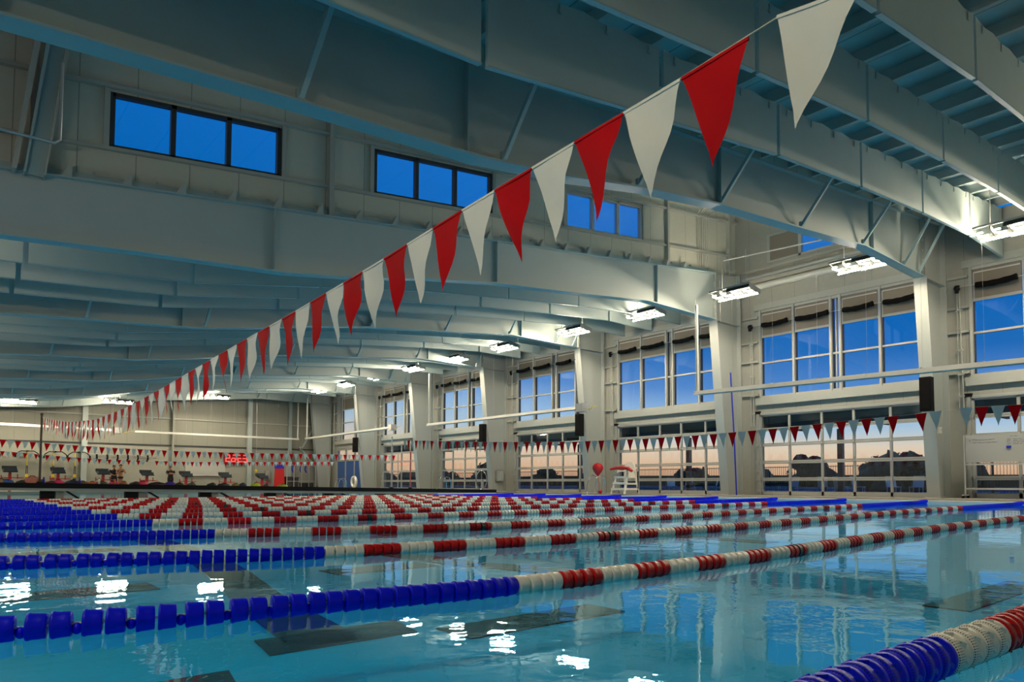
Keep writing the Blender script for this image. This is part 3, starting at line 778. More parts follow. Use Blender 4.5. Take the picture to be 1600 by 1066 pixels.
# ------------------------------------------------------------------ bulkhead with poles and swimmers' bags
def zbk(x): return lerp(.62, .26, (x-1.9)/20.2)
Bk = thing('bulkhead', 'long movable bulkhead with black edge across the pool', 'bulkhead', (10, 30.4, 0))
MB().strip([(x, zbk(x)) for x in (-2.4, 22.15)], [(x, zbk(x)-.04) for x in (-2.4, 22.15)], 30.0, 31.1).build('walkway', 'deck', Bk)
MB().strip([(x, zbk(x)-.0) for x in (-2.4, 22.15)], [(x, zbk(x)-.17) for x in (-2.4, 22.15)], 29.93, 30.0).build('edge_band', 'black', Bk)
MB().strip([(x, zbk(x)-.17) for x in (-2.4, 22.15)], [(x, zbk(x)-.27) for x in (-2.4, 22.15)], 29.95, 30.02).build('grey_rail', 'wallpaint', Bk)
for k in range(10):
    x = -1.5+2.5*k
    MB().box((x-.12, 30.05, -.3), (x+.12, 30.9, zbk(x)-.1)).build('support', 'deck', Bk)
    MB().bar((x+.15, 30.05, zbk(x)-.25), (x+.75, 30.05, -.1), .08, .06).box((x-.55, 30.04, -.05), (x-.15, 30.3, zbk(x)-.18)).build('strut', 'black', Bk)
MB().box((18.6, 29.90, -.05), (22.1, 29.96, .10)).build('end_panel', 'coping', Bk, label='white end panel')
def pole(x, y, z0, z1, r, m, lab):
    t = thing('flag_pole', lab, 'pole', (x, y, z0)); MB().tube([(x, y, z0), (x, y, z1)], r, 8).build('shaft', m, t)
    MB().lathe([(0, .10), (.03, .09), (.05, .03)], 10, 'z', (x, y, z0)).build('foot', 'black', t)
    MB().ball((x, y, z1), r*1.5, 8, 6).build('cap', m, t)
pole(2.95, 30.35, zbk(2.95), 2.98, .035, mat('rusty_pole', (.06, .045, .03), .6), 'dark pole at left holding the long overhead pennant string')
pole(16.31, 30.35, zbk(16.3), 2.76, .03, 'galv', 'grey pole on the bulkhead holding the window side pennants')
pole(17.45, 30.6, zbk(17.4), 2.1, .02, 'redp', 'thin dark red pole on the bulkhead near the fourth column')
pole(20.85, 38., -.36, 2.26, .025, 'galv', 'grey pole at the right end of the upper pennant string')
BAGS = [(3, 'tan', (.25,.16,.07), .3, .16), (9, 'blue', (.02,.08,.30), .42, .14), (33, 'black', (.015,.015,.02), .45, .10), (46, 'sheer salmon', (.42,.16,.12), .5, .30), (60, 'lime and black', (.10,.18,.02), .22, .14),
        (75, 'dark red', (.10,.01,.015), .40, .10), (84, 'pink', (.60,.02,.12), .42, .16), (106, 'navy', (.012,.012,.05), .48, .15), (121, 'brown', (.14,.08,.03), .34, .12), (136, 'coral', (.55,.12,.06), .3, .11),
        (150, 'grey green', (.08,.09,.06), .40, .13), (172, 'magenta', (.55,.02,.16), .34, .14), (187, 'orange brown', (.32,.12,.02), .28, .14), (207, 'charcoal', (.02,.02,.022), .40, .12), (218, 'bright pink', (.65,.02,.09), .36, .17),
        (243, 'black and maroon', (.03,.008,.01), .65, .12), (266, 'purple blue', (.05,.02,.30), .36, .17), (283, 'dark olive', (.05,.05,.01), .36, .12), (304, 'teal and gold', (.06,.10,.08), .34, .13), (328, 'plain black', (.01,.01,.012), .36, .13),
        (342, 'dark grey', (.025,.025,.03), .46, .13), (357, 'gold and grey', (.22,.17,.05), .3, .14), (366, 'slate', (.03,.04,.06), .3, .15), (383, 'neon yellow', (.45,.60,.01), .36, .18), (397, 'brown leather', (.12,.05,.02), .2, .13), (420, 'yellow green', (.32,.48,.02), .46, .13)]
def xb(px): return 1.86+(px/300.)*5.79 if px < 300 else 7.65+(px-300)*(14.31/470.)
for n, (px, nm, c, w, h) in enumerate(BAGS):
    x = xb(px); z = zbk(x)
    t = thing('swim_bag', nm+' swim bag lying on the bulkhead', 'bag', (x, 30.5, z), group='bags along the bulkhead')
    b = MB(); r = random.Random(n); nn, mm = 12, 6; vs = []; fs = []
    for j in range(mm+1):
        a = j/mm*PI/2
        for k in range(nn):
            q = 2*PI*k/nn; rr = math.cos(a)**.7 if j < mm else 0.02
            s = 1+.14*math.sin(3*q+n)+r.uniform(-.05, .05)
            vs.append((x+w*.5*rr*s*math.cos(q), 30.5+.17*rr*s*math.sin(q), z+.72*h*math.sin(a)*(1+.08*math.sin(2*q+n))))
    for j in range(mm):
        for k in range(nn): fs.append((j*nn+k, j*nn+(k+1) % nn, (j+1)*nn+(k+1) % nn, (j+1)*nn+k))
    b.add(vs, fs, True); m_ = mat('bag_'+nm.replace(' ', '_'), c, .7, var=.25, scale=14.)
    b.build('body', m_, t)
    MB().tube([(x-w*.2, 30.42, z+h*.6), (x-w*.1, 30.40, z+h*.82), (x+w*.1, 30.40, z+h*.82), (x+w*.2, 30.42, z+h*.6)], .012, 5).build('strap', 'black', t)
for px, nm, m_ in ((24.5+35, 'blue', 'bluep'), (113, 'blue', 'bluep'), (143, 'white', 'whitep'), (168, 'pink', 'orange')):
    x = xb(px)+.05; z = zbk(x)
    t = thing('drink_bottle', nm+' drink bottle standing on the bulkhead '+{59.5:'left of the dark pole',113:'beside the navy bag',143:'beside the coral bag',168:'beside the magenta bag'}[px], 'bottle', (x, 30.3, z))
    MB().lathe([(0, .0), (0, .035), (.15, .035), (.18, .02)], 10, 'z', (x, 30.3, z)).build('body', m_, t)
    MB().lathe([(.18, .022), (.21, .022), (.21, 0)], 10, 'z', (x, 30.3, z)).build('cap', 'black', t)

# ------------------------------------------------------------------ end wall furnishings
for k, x in enumerate((8.06, 18.92, 13.5)):
    w_ = .16 if k < 2 else .05
    MB().box((x-w_, YE-.35, DECK), (x+w_, YE-.02, 7.6)).build('column_end', 'wallpaint' if k == 2 else 'steel', label=['left wide', 'right wide', 'slim middle'][k]+' post against the end wall', cat='column', kind='structure')
b = MB().box((-5, YE-.12, 5.33), (24.8, YE, 5.41)); b.build('trim_5', 'alu', label='horizontal girt high on the end wall', cat='trim', kind='structure')
b = MB().bar((23.0, YE-.2, 3.3), (24.6, YE-.2, 6.2), .12).bar((22.9, YE-.2, 3.6), (24.4, YE-.2, 1.8), .12).box((22.0, YE-.25, DECK), (22.25, YE-.02, 8.4)); b.build('trim_6', 'steel', label='corner post and diagonal braces at the right end of the end wall', cat='brace', kind='structure')
BX = [3.64, 5.9, 8.17, 10.54, 12.82, 15.25, 17.69]
for k, x in enumerate(BX):
    z = DECK; dz = lerp(.18, -.12, k/6); y = 51.7
    t = thing('starting_block', '%s starting block from the left, red post with black tilted top' % ('first' if k == 0 else ORD[k]), 'starting block', (x, y, z), group='starting blocks at the far pool end')
    MB().box((x-.07, y-.08, z), (x+.07, y+.08, z+.92+dz)).build('post', 'redp', t)
    MB().prism([(y-.36, z+.92+dz), (y+.34, z+1.12+dz), (y+.34, z+1.16+dz), (y-.36, z+.96+dz)], x-.34, x+.34, 'x').build('platform', 'black', t)
    MB().box((x-.30, y-.37, z+.96+dz), (x+.30, y-.35, z+1.14+dz)).build('number_plate', 'darkalu', t)
    MB().box((x-.36, y+.28, z+1.12+dz), (x+.32, y+.36, z+1.30+dz)).build('back_plate', 'darkalu', t)
    MB().bar((x-.38, y, z+.62+dz), (x+.62, y, z+.60+dz), .05).bar((x-.38, y, z+.52+dz), (x-.38, y, z+.76+dz), .05).bar((x+.35, y, z+.55+dz), (x+.35, y, z+.82+dz), .05).build('grab_bar', 'redp', t)
for k, (px, x) in enumerate(((37, 4.95), (77, 6.35), (111, 7.55))):
    y = YE-.35
    t = thing('suspension_trainer', '%s black and yellow suspension strap hanging from the wall rack' % ['left', 'middle', 'right'][k], 'strap', (x, y, 2.5), group='suspension straps')
    MB().box((x-.03, y-.02, 1.75), (x+.03, y+.02, 2.66)).build('upper_strap', 'yellow', t)
    MB().tube([(x-.02, y, 1.9), (x-.05, y, 1.05)], .02, 5).tube([(x+.02, y, 1.9), (x+.05, y, 1.05)], .02, 5).build('strap', 'black', t)
    MB().box((x-.08, y-.03, 1.0), (x+.08, y+.03, 1.2)).build('buckle', 'yellow', t)
    MB().lathe([(-.10, .03), (.10, .03)], 8, 'x', (x, y, .86)).bar((x-.08, y, .86), (x, y, 1.02), .02).bar((x+.08, y, .86), (x, y, 1.02), .02).build('handle', 'black', t)
for k, x in enumerate((2.9, 4.95, 6.45, 7.75)):
    y = YE-.46
    t = thing('pull_up_rack', '%s black wall-mounted pull-up bar' % ['leftmost', 'second', 'third', 'rightmost'][k], 'rack', (x, y, 2.7), group='pull-up bars on the end wall')
    MB().tube([(x-.62, y, 2.45), (x-.55, y, 2.55), (x-.35, y, 2.70), (x+.35, y, 2.70), (x+.55, y, 2.55), (x+.62, y, 2.45)], .03, 7).build('bar', 'black', t)
    MB().box((x-.05, y, 2.66), (x+.05, YE-.03, 2.74)).build('bracket', 'black', t)
    MB().lathe([(-.1, .05), (.1, .05)], 8, 'z', (x-.63, y, 2.38)).lathe([(-.1, .05), (.1, .05)], 8, 'z', (x+.63, y, 2.38)).build('grip', 'black', t)
for k in range(6):
    x = 8.75+.62*k
    MB().tube([(x, YE-.2, 2.15), (x+.06, YE-.28, 2.35), (x+.05, YE-.22, 2.6)], .06, 7).build('foam_roller', 'black', label='%s black roller hung on the end wall rail' % ('first' if k == 0 else ORD[k]), cat='roller', group='rollers hung on the end wall')
MB().tube([(8.4, YE-.2, 2.62), (12.6, YE-.2, 2.58)], .025, 6).build('hanging_rail', 'galv', label='thin rail on the end wall above the black rollers', cat='rail')
# wall clock, whiteboard, boxes
ck = thing('pace_clock', 'red lit digital pace clock on the end wall', 'clock', (17.95, YE-.3, 2.5))
MB().box((17.05, YE-.30, 2.16), (18.85, YE-.16, 2.92)).build('case', 'ledback', ck)
SEG = {'2': 'abged', '6': 'afgedc', '3': 'abgcd'}
sg = MB()
def digit(ch, x, w=.28, h=.5, z=2.28):
    y = YE-.315; t = .05
    P = {'a': ((x, z+h), (x+w, z+h)), 'g': ((x, z+h/2), (x+w, z+h/2)), 'd': ((x, z), (x+w, z)), 'f': ((x, z+h/2), (x, z+h)), 'b': ((x+w, z+h/2), (x+w, z+h)), 'e': ((x, z), (x, z+h/2)), 'c': ((x+w, z), (x+w, z+h/2))}
    for s in SEG[ch]:
        (a, b_), (c, d) = P[s]; sg.box((min(a, c)-t/2, y, min(b_, d)-t/2), (max(a, c)+t/2, y+.02, max(b_, d)+t/2))
for ch, x in zip('2623', (17.18, 17.58, 18.06, 18.44)): digit(ch, x)
for z in (2.44, 2.62): sg.box((17.93, YE-.315, z), (17.98, YE-.295, z+.05))
sg.build('digits', 'led', ck)
t = thing('white_board', 'white board with pale tray on the end wall', 'board', (16, YE-.1, 1.5))
MB().box((14.4, YE-.10, 1.25), (17.2, YE-.03, 2.2)).build('panel', 'board', t); MB().box((14.3, YE-.22, 1.16), (17.3, YE-.03, 1.24)).build('tray', 'galv', t)
MB().box((20.2, YE-.2, .9), (20.55, YE-.03, 1.6)).build('wall_box', 'galv', label='grey dispenser box on the end wall beside the red mat', cat='box')
t = thing('pull_switch', 'yellow pull knob hanging from the ceiling on a thin line', 'switch', (19.1, 57.2, 1.6)); MB().tube([(19.1, 57.2, 1.6), (19.1, 57.2, 6.8)], .012, 5).build('line', 'galv', t); MB().ball((19.1, 57.2, 1.55), .13, 10, 8).build('knob', 'yellow', t)
t = thing('foam_mat', 'tall red foam mat with blue top standing by the cage', 'mat', (20.6, 56.2, DECK))
MB().prism([(20.15, DECK), (20.95, DECK), (20.88, 1.75), (20.22, 1.75)], 56.15, 56.3).build('body', 'redp', t); MB().box((20.2, 56.13, 1.75), (20.88, 56.32, 2.05)).build('top', 'bluep', t, label='blue top end')
t = thing('storage_cage', 'grey mesh storage cage in the far corner', 'cage', (22.1, 56.4, DECK))
f = MB()
for x in (21.05, 21.6, 22.2, 22.8, 23.35): f.bar((x, 56.0, DECK), (x, 56.0, 2.05), .05)
for z in (.15, .75, 2.03): f.bar((21.05, 56., z), (23.35, 56., z), .04)
for x in (21.05, 23.35): f.bar((x, 56.0, 2.03), (x, 57.4, 2.03), .04); f.bar((x, 57.4, DECK), (x, 57.4, 2.03), .05)
f.build('frame', 'galv', t)
mesh_ = MB()
for k in range(24): x = 21.1+.095*k; mesh_.bar((x, 56.02, DECK), (x, 56.02, 2.03), .008)
mesh_.build('wire_mesh', 'galv', t)
for k, (x, w, h, nm) in enumerate(((21.35, .4, 1.0, 'left black'), (21.9, .4, .95, 'second black'), (22.6, .5, .5, 'low dark'), (23.1, .4, .5, 'right dark'))):
    MB().box((x-w/2, 56.3, DECK), (x+w/2, 56.8, DECK+h)).box((x-w/2-.02, 56.28, DECK+h-.08), (x+w/2+.02, 56.82, DECK+h)).build('storage_bin', 'black', label=nm+' bin inside the storage cage', cat='bin')
for k, x in enumerate((21.7, 22.35, 22.75)):
    MB().tube([(x, 56.5, 1.98), (x-.06, 56.5, 1.7), (x+.05, 56.5, 1.45)], .07, 7).build('kickboard_bag', 'bluep', label=['left', 'middle', 'right'][k]+' blue bag hung inside the storage cage', cat='bag')

# ------------------------------------------------------------------ deck furniture along the window wall
def rails(y, lab):
    t = thing('pool_ladder', lab, 'ladder', (22.4, y, DECK))
    for s in (-.25, .25):
        MB().tube([(22.75, y+s, DECK), (22.72, y+s, .72), (22.62, y+s, .90), (22.42, y+s, .96), (22.22, y+s, .86), (22.08, y+s, .5), (22.05, y+s, -.25)], .022, 8).build('handrail', 'chrome', t)
    for z in (-.1, -.25): MB().box((22.0, y-.25, z-.01), (22.1, y+.25, z+.02)).build('step', 'chrome', t)
rails(22.75, 'chrome pool ladder handrails left of the lifeguard chair')
rails(35.4, 'chrome pool ladder handrails between third and fourth columns')
rails(49.2, 'chrome pool ladder handrails before the storage cage')
# lifeguard chair
def lifeguard():
    cx, cy = 22.98, 21.5
    t = thing('lifeguard_chair', 'white lifeguard chair on the deck by the third column', 'chair', (cx, cy, DECK))
    z = DECK
    def P(x, y, zz): return (cx+x, cy+y, z+zz)
    for s in (-.36, .36):
        MB().bar(P(-.48, s*1.1, 0), P(-.16, s*.85, 1.0), .09, .05).build('leg', 'whitep', t)
        MB().bar(P(.42, s*1.1, 0), P(.30, s*.85, 1.0), .09, .05).build('leg', 'whitep', t)
        MB().bar(P(-.28, s*.9, 1.02), P(.34, s*.9, 1.02), .07, .05).build('armrest', 'whitep', t)
        MB().bar(P(-.42, s*1.06, .22), P(.40, s*1.06, .22), .05, .09).bar(P(-.36, s*1.0, .45), P(.36, s*1.0, .45), .05, .08).build('side_brace', 'whitep', t)
    for k, zz in enumerate((.22, .48, .74)): MB().box(P(-.50+.10*k, -.40, zz-.05), P(-.36+.1*k, .40, zz+.04)).build('step', 'whitep', t)
    MB().box(P(-.20, -.34, .70), P(.34, .34, .76)).build('seat', 'whitep', t)
    poly = [(cy-.32, z+.74), (cy+.32, z+.74), (cy+.34, z+1.1), (cy+.28, z+1.28), (cy+.15, z+1.38), (cy, z+1.42), (cy-.15, z+1.38), (cy-.28, z+1.28), (cy-.34, z+1.1)]
    MB().prism(poly, cx+.28, cx+.33, 'x').build('backrest', 'whitep', t)
    MB().box(P(.36, -.42, .05), P(.40, -.38, 1.0)).build('strap', 'black', t)
    MB().tube([P(-.30, .62, 1.10), P(-.31, .3, 1.14), P(-.31, -.1, 1.15), P(-.3, -.45, 1.12), P(-.28, -.66, 1.0)], [.05, .07, .075, .075, .06], 10).build('rescue_tube', 'redp', label='red rescue tube laid across the arms of the lifeguard chair', cat='rescue tube')
lifeguard()
t = thing('balloon', 'red balloon floating on an orange ribbon before the third column', 'balloon', (22.75, 23.0, DECK))
MB().lathe([(-.32, .02), (-.25, .07), (-.1, .19), (.05, .25), (.17, .24), (.26, .16), (.31, 0)], 16, 'z', (22.75, 23.0, 1.22)).build('body', 'redp', t)
MB().tube([(22.75, 23.0, .95), (22.76, 22.96, .75), (22.74, 22.9, .45), (22.75, 22.85, .2)], .02, 5).build('ribbon', 'orange', t)
MB().ball((22.75, 22.85, DECK+.09), .09, 10, 8).build('weight', 'redp', t)
t = thing('rope_reel', 'large thin silver wheel on a grey post behind the bulkhead end', 'reel', (23, 32.5, DECK))
MB().lathe([(-.02, .50), (.02, .50), (.02, .54), (-.02, .54)], 32, 'x', (23, 32.5, .78), closed=True).build('rim', 'chrome', t)
MB().box((23.02, 32.44, DECK), (23.12, 32.56, .82)).build('post', 'galv', t)
MB().tube([(23.02, 32.5-.5, .78), (23.02, 32.5+.5, .78)], .012, 5).tube([(23.02, 32.5, .28), (23.02, 32.5, 1.28)], .012, 5).build('spoke', 'chrome', t)
t = thing('call_box', 'grey box mounted on the side of the fourth column', 'box', (24.3, FR[3]-.12, 1.0)); MB().box((24.1, FR[3]-.2, .72), (24.55, FR[3]-.03, 1.32)).build('case', 'galv', t); MB().box((24.15, FR[3]-.215, .78), (24.3, FR[3]-.2, 1.26)).box((24.35, FR[3]-.215, .78), (24.5, FR[3]-.2, 1.26)).build('door', 'steel', t)
t = thing('life_ring', 'white ring float on a low stand by the entrance door', 'life ring', (23.6, 49.6, DECK))
MB().lathe([(.10*math.cos(a), .36+.10*math.sin(a)) for a in [2*PI*k/10 for k in range(10)]], 24, 'x', (23.6, 49.6, .70), closed=True).build('ring', 'whitep', t)
MB().box((23.4, 49.25, DECK), (23.8, 49.95, .26)).build('stand', 'whitep', t)
# speakers on columns
for i in (0, 2, 3, 5):
    y = FR[i]-.1
    t = thing('loudspeaker', 'black loudspeaker on the %s column' % NAMES[i], 'speaker', (23.3, y, 3.4), group='loudspeakers on the columns')
    MB().prism([(23.02, y-.17), (23.30, y-.17), (23.36, y+.0), (23.30, y+.17), (23.02, y+.17)], 2.85, 3.92, 'z').build('cabinet', 'black', t)
    MB().box((23.005, y-.15, 2.9), (23.02, y+.15, 3.87)).build('grille', 'sleeve', t)
    for z in (3.15, 3.62): MB().bar((23.3, y, z), (23.62, y+.1, z), .04).build('bracket', 'galv', t)
# heaters: long pale channel with burner box and drop pipe
def heater(p, q, drop, burner, lab, zb=7.0):
    p, q = Vector(p), Vector(q)
    t = thing('radiant_heater', lab, 'heater', (p+q)/2)
    d = (q-p).normalized(); n = max(2, int((q-p).length/1.5)); r = d.cross(Vector((0,0,1)))
    c = MB(); up = Vector((0,0,1))
    prof = [(-.16, -.05), (-.10, .09), (.10, .09), (.16, -.05), (.14, -.05), (.085, .07), (-.085, .07), (-.14, -.05)]
    vs = [e+r*a+up*b_ for e in (p, q) for a, b_ in prof]
    c.add(vs, [(i, (i+1) % 8, (i+1) % 8+8, i+8) for i in range(8)]+[tuple(range(8)), tuple(range(15, 7, -1))]); c.build('reflector', 'duct', t)
    MB().tube([p+d*.05, q-d*.05], .045, 8).build('tube', 'galv', t)
    for k in range(n+1):
        h = MB(); e = p.lerp(q, k/n); h.bar(e+up*.09-r*.17, e+up*.09+r*.17, .02, .03); h.bar(e+up*.05, Vector((e.x, e.y, zbot(min(e.x, 22))+.3)), .006)
        h.build('hanger', 'galv', t)
    if drop is not None:
        e = p if drop == 0 else q; e = e+(d*.05 if drop == 0 else -d*.05)
        MB().tube([e-up*.02, e+up*.12, Vector((e.x, e.y, zb))], .055, 8).build('flue_pipe', 'duct', t)
    if burner is not None:
        e = p if burner == 0 else q; s = -1 if burner == 0 else 1
        MB().box(tuple(e+d*s*.30-Vector((.2, .2, .18))), tuple(e+d*s*.30+Vector((.2, .2, .2)))).build('burner_box', 'galv', t)
        MB().tube([e+d*s*.5, e+d*s*.75-up*.12, e+d*s*1.0, e+d*s*1.25+up*.03], .018, 6).build('gas_hose', 'yellow', t)
heater((21.0, 16.05, 3.90), (21.0, 3.2, 3.72), 0, None, 'long pale heater channel hung across the nearest column', 7.2)
heater((22.0, 36.5, 4.03), (22.0, 23.55, 4.01), 0, 1, 'long pale heater channel between the third and fifth columns', 7.1)
heater((22.0, 54.6, 4.05), (22.0, 41.2, 4.14), 0, 1, 'long pale heater channel between the fifth and seventh columns', 7.2)
heater((2.2, 56., 4.27), (9.3, 56., 4.16), None, 1, 'pale heater channel at left along the end wall', 7)
heater((21.9, 56., 4.07), (10.6, 56., 4.13), 0, None, 'pale heater channel at right along the end wall', 7)
# conduits and pipes near the second column
t = thing('conduit_bundle', 'bundle of six thin conduits running up above the second column', 'conduits', (22.6, YM-.2, 9.2))
for k in range(6):
    x = 22.35+.14*k; MB().tube([(x, YM-.06, 9.25), (x, YM-.06, 11.3), (x+.06, YM-.2, 11.5), (x+.1, YM-.5, 11.52)], .018, 6).build('conduit', 'duct', t)
MB().tube([(23.5, FR[1]-.25, 9.55), (23.7, 14.5, 9.5), (23.9, 11.6, 9.42), (23.9, 9.4, 9.36)], .03, 7).build('sprinkler_main', 'duct', label='thin white pipe on hangers beside the high eave window', cat='pipe')
MB().tube([(24.75, 16.4, 8.55), (24.75, 9.2, 8.55)], .13, 12).build('drain_pipe', 'duct', label='thick white pipe along the wall above the shades between first two columns', cat='pipe')
MB().tube([(23.3, FR[1]-.22, 8.7), (23.3, FR[1]-.22, 7.0)], .02, 6).build('wall_conduit', 'duct', label='thin conduit dropping down the second column', cat='pipe')
MB().tube([(23.62, FR[1]-.45, 5.0), (23.75, FR[1]-.5, 2.5), (23.8, FR[1]-.55, DECK)], .03, 7).build('rescue_pole', 'bluep', label='long blue rescue pole leaning against the second column', cat='pole')
t = thing('wall_switch', 'small white box on the side of the nearest column', 'switch', (23.9, Y1-.25, 2.2)); MB().box((23.72, Y1-.26, 2.18), (23.9, Y1-.18, 2.38)).build('case', 'whitep', t); MB().box((23.77, Y1-.27, 2.24), (23.85, Y1-.26, 2.32)).build('rocker', 'galv', t)
# rolling whiteboard
t = thing('rolling_whiteboard', 'rolling white board with handwriting at the right edge', 'whiteboard', (24.2, 6.6, DECK))
MB().box((24.2, 5.1, 1.24), (24.23, 8.0, 2.10)).build('panel', 'board', t)
f = MB()
for y in (5.05, 8.05): f.bar((24.23, y, DECK+.1), (24.23, y, 2.1), .04); f.bar((23.95, y, DECK+.1), (24.5, y, DECK+.1), .04)
for z in (.42, 1.18): f.bar((24.23, 5.05, z), (24.23, 8.05, z), .05)
f.build('frame', 'duct', t)
MB().ball((24.0, 8.05, DECK+.05), .05, 8, 6).ball((24.46, 8.05, DECK+.05), .05, 8, 6).ball((24.0, 5.05, DECK+.05), .05, 8, 6).build('caster', 'black', t)
s = MB(); rr = random.Random(5)
def scrib(y0, z, ln, h):
    y = y0; pts = []
    while y > y0-ln: pts.append((24.195, y, z+rr.uniform(-h, h))); y -= .018
    # break into words
    i = 0
    while i < len(pts)-2:
        n = rr.randint(4, 9); seg = pts[i:i+n]
        if len(seg) > 1: s.tube(seg, .0035, 4, False)
        i += n+1
scrib(7.8, 1.94, .62, .025); scrib(7.78, 1.86, .68, .02)
scrib(6.75, 2.02, .18, .02)
for k in range(4): scrib(6.85, 1.93-.05*k, .12, .012); scrib(6.68, 1.93-.05*k, .55-.1*(k % 2), .012)
s.ball((24.195, 7.88, 1.92), .012, 6, 5); s.build('lettering', 'ink', t)
MB().box((24.16, 6.74, 1.66), (24.2, 6.86, 1.73)).build('board_eraser', 'bluep', label='blue eraser stuck on the rolling white board', cat='eraser')

# ------------------------------------------------------------------ people at the far end
def skin_body(name, joints, edges, m, parent, sub=1):
    me = bpy.data.meshes.new(name); me.from_pydata([j[0] for j in joints], edges, []); me.materials.append(M[m])
    o = bpy.data.objects.new(name, me); COL.objects.link(o)
    sk = o.modifiers.new('skin', 'SKIN'); sk.use_smooth_shade = True
    for v, j in zip(me.skin_vertices[0].data, joints): v.radius = (j[1], j[2] if len(j) > 2 else j[1])
    me.skin_vertices[0].data[0].use_root = True
    sb = o.modifiers.new('sub', 'SUBSURF'); sb.levels = sub; sb.render_levels = sub
    o.parent = parent; o.matrix_parent_inverse = Matrix.Translation(-Vector(parent.location)); return o
def person(x, y, H, lab, arms, suit, facing=-1):
    z = DECK; t = thing('person', lab, 'person', (x, y, z)); f = facing
    def P(a, b, c): return (x+a*H, y+b*H*f, z+c*H)
    J = [(P(0,0,.52), .085*H, .062*H), (P(0,0,.62), .072*H, .055*H), (P(0,0,.74), .090*H, .062*H), (P(0,0,.81), .075*H, .05*H), (P(0,0,.85), .032*H), (P(0,.01,.90), .05*H, .058*H), (P(0,.012,.955), .052*H, .058*H), (P(0,.01,.99), .03*H)]
    E = [(0,1),(1,2),(2,3),(3,4),(4,5),(5,6),(6,7)]
    def chain(root, pts):
        k = root
        for p in pts: J.append(p); E.append((k, len(J)-1)); k = len(J)-1
        return k
    for s in (-1, 1):
        chain(0, [(P(.05*s,0,.47), .058*H), (P(.052*s,.005,.29), .040*H), (P(.052*s,-.005,.20), .037*H), (P(.05*s,0,.05), .024*H), (P(.052*s,.06,.018), .022*H)])
        el, ha = arms[s]
        k = chain(3, [(P(.115*s,0,.80), .034*H), (P(*el), .026*H), (P(*ha), .02*H)])
        hv = Vector(P(*ha)); dv = (hv-Vector(P(*el))).normalized()
        palm = hv+dv*.03*H; J.append((tuple(palm), .018*H, .014*H)); E.append((k, len(J)-1)); kp = len(J)-1
        side = Vector((1,0,0)) if abs(dv.x) < .7 else Vector((0,0,1))
        for q in range(4):
            tip = palm+dv*(.042+.006*(q in (1, 2)))*H+side*(.009*(q-1.5))*H; J.append((tuple(tip), .0052*H)); E.append((kp, len(J)-1))
        tip = palm+dv*.012*H+side*.026*H*s; J.append((tuple(tip), .006*H)); E.append((kp, len(J)-1))
    skin_body('body', J, E, 'skin', t, 1)
    hb = MB().ball(P(0,-.012,.955), .068*H, 12, 8, (.85,1,.95)).tube([P(0,-.06,.95), P(0,-.07,.86), P(0,-.06,.80)], [.035*H, .03*H, .015*H], 8); hb.build('hair', 'hair', t)
    fc = MB().ball(P(0,.07,.925), .012*H, 6, 5)
    for s in (-1, 1): fc.ball(P(.022*s,.062,.945), .008*H, 6, 5)
    fc.build('face', 'skin', t)
    if suit == 'bikini':
        b_ = MB().lathe([(.455*H, .075*H), (.50*H, .098*H), (.545*H, .095*H), (.545*H, .088*H), (.50*H, .09*H), (.455*H, .07*H)], 16, 'z', (x, y, z)); b_.build('swim_bottom', 'clothb', t)
        MB().lathe([(.72*H, .098*H), (.76*H, .100*H), (.76*H, .095*H), (.72*H, .093*H)], 16, 'z', (x, y, z)).build('swim_top', 'clothb', t)
    else:
        MB().lathe([(.50*H, .108*H), (.56*H, .100*H), (.64*H, .092*H), (.74*H, .108*H), (.81*H, .10*H), (.845*H, .04*H)], 18, 'z', (x, y, z)).build('shirt', 'clothb', t)
        for s in (-1, 1):
            MB().tube([P(.10*s,0,.81), P(.125*s,0,.76), P(*[lerp(a, c, .7) for a, c in zip((.115*s,0,.80), arms[s][0])])], [.05*H, .048*H, .044*H], 10).build('sleeve', 'clothb', t)
        for s in (-1, 1): MB().tube([P(.048*s,0,.53), P(.052*s,0,.42), P(.054*s,.0,.28)], [.07*H, .064*H, .056*H], 12).build('shorts', 'clothb', t)
person(9.25, 52.6, 1.66, 'woman in black bikini with dark ponytail standing between starting blocks, hands raised', {-1: ((-.15,.06,.66), (-.05,.14,.74)), 1: ((.15,.06,.66), (.07,.14,.80))}, 'bikini')
person(8.95, 52.95, 1.62, 'person in black standing behind the woman in the bikini', {-1: ((-.16,.03,.66), (-.06,.12,.62)), 1: ((.15,.03,.66), (.05,.12,.62))}, 'black')
person(12.1, 52.6, 1.60, 'person in black shirt and shorts standing with arms folded', {-1: ((-.15,.05,.67), (.03,.13,.68)), 1: ((.15,.05,.67), (-.03,.14,.71))}, 'black')

# ------------------------------------------------------------------ outside
MB().box((XW+.25, -80, -.15), (400, 520, 0.)).build('ground', 'paving', label='dark paved terrace beyond the glazed doors', cat='ground', kind='structure')
t = thing('canopy', 'dark canopy roof outside above the glazed doors', 'canopy', (27, 20, 3.1))
MB().box((XW+.3, -6, 3.02), (28.6, 50, 3.32)).build('roof', 'canopy', t)
for k in range(14): y = -4+4*k; MB().bar((XW+.3, y, 2.95), (28.5, y, 2.95), .10, .14).build('rafter', 'canopy', t)
for k in range(7):
    y = 6.2+BAY*k
    p = thing('canopy_post', '%s blue grey post outside holding the canopy' % ('first' if k == 0 else ORD[k]), 'post', (28.3, y, 0), group='canopy posts outside')
    MB().box((28.2, y-.11, 0), (28.4, y+.11, 2.87)).build('shaft', 'post', p); MB().box((28.1, y-.2, 0), (28.5, y+.2, .06)).build('base_plate', 'canopy', p)
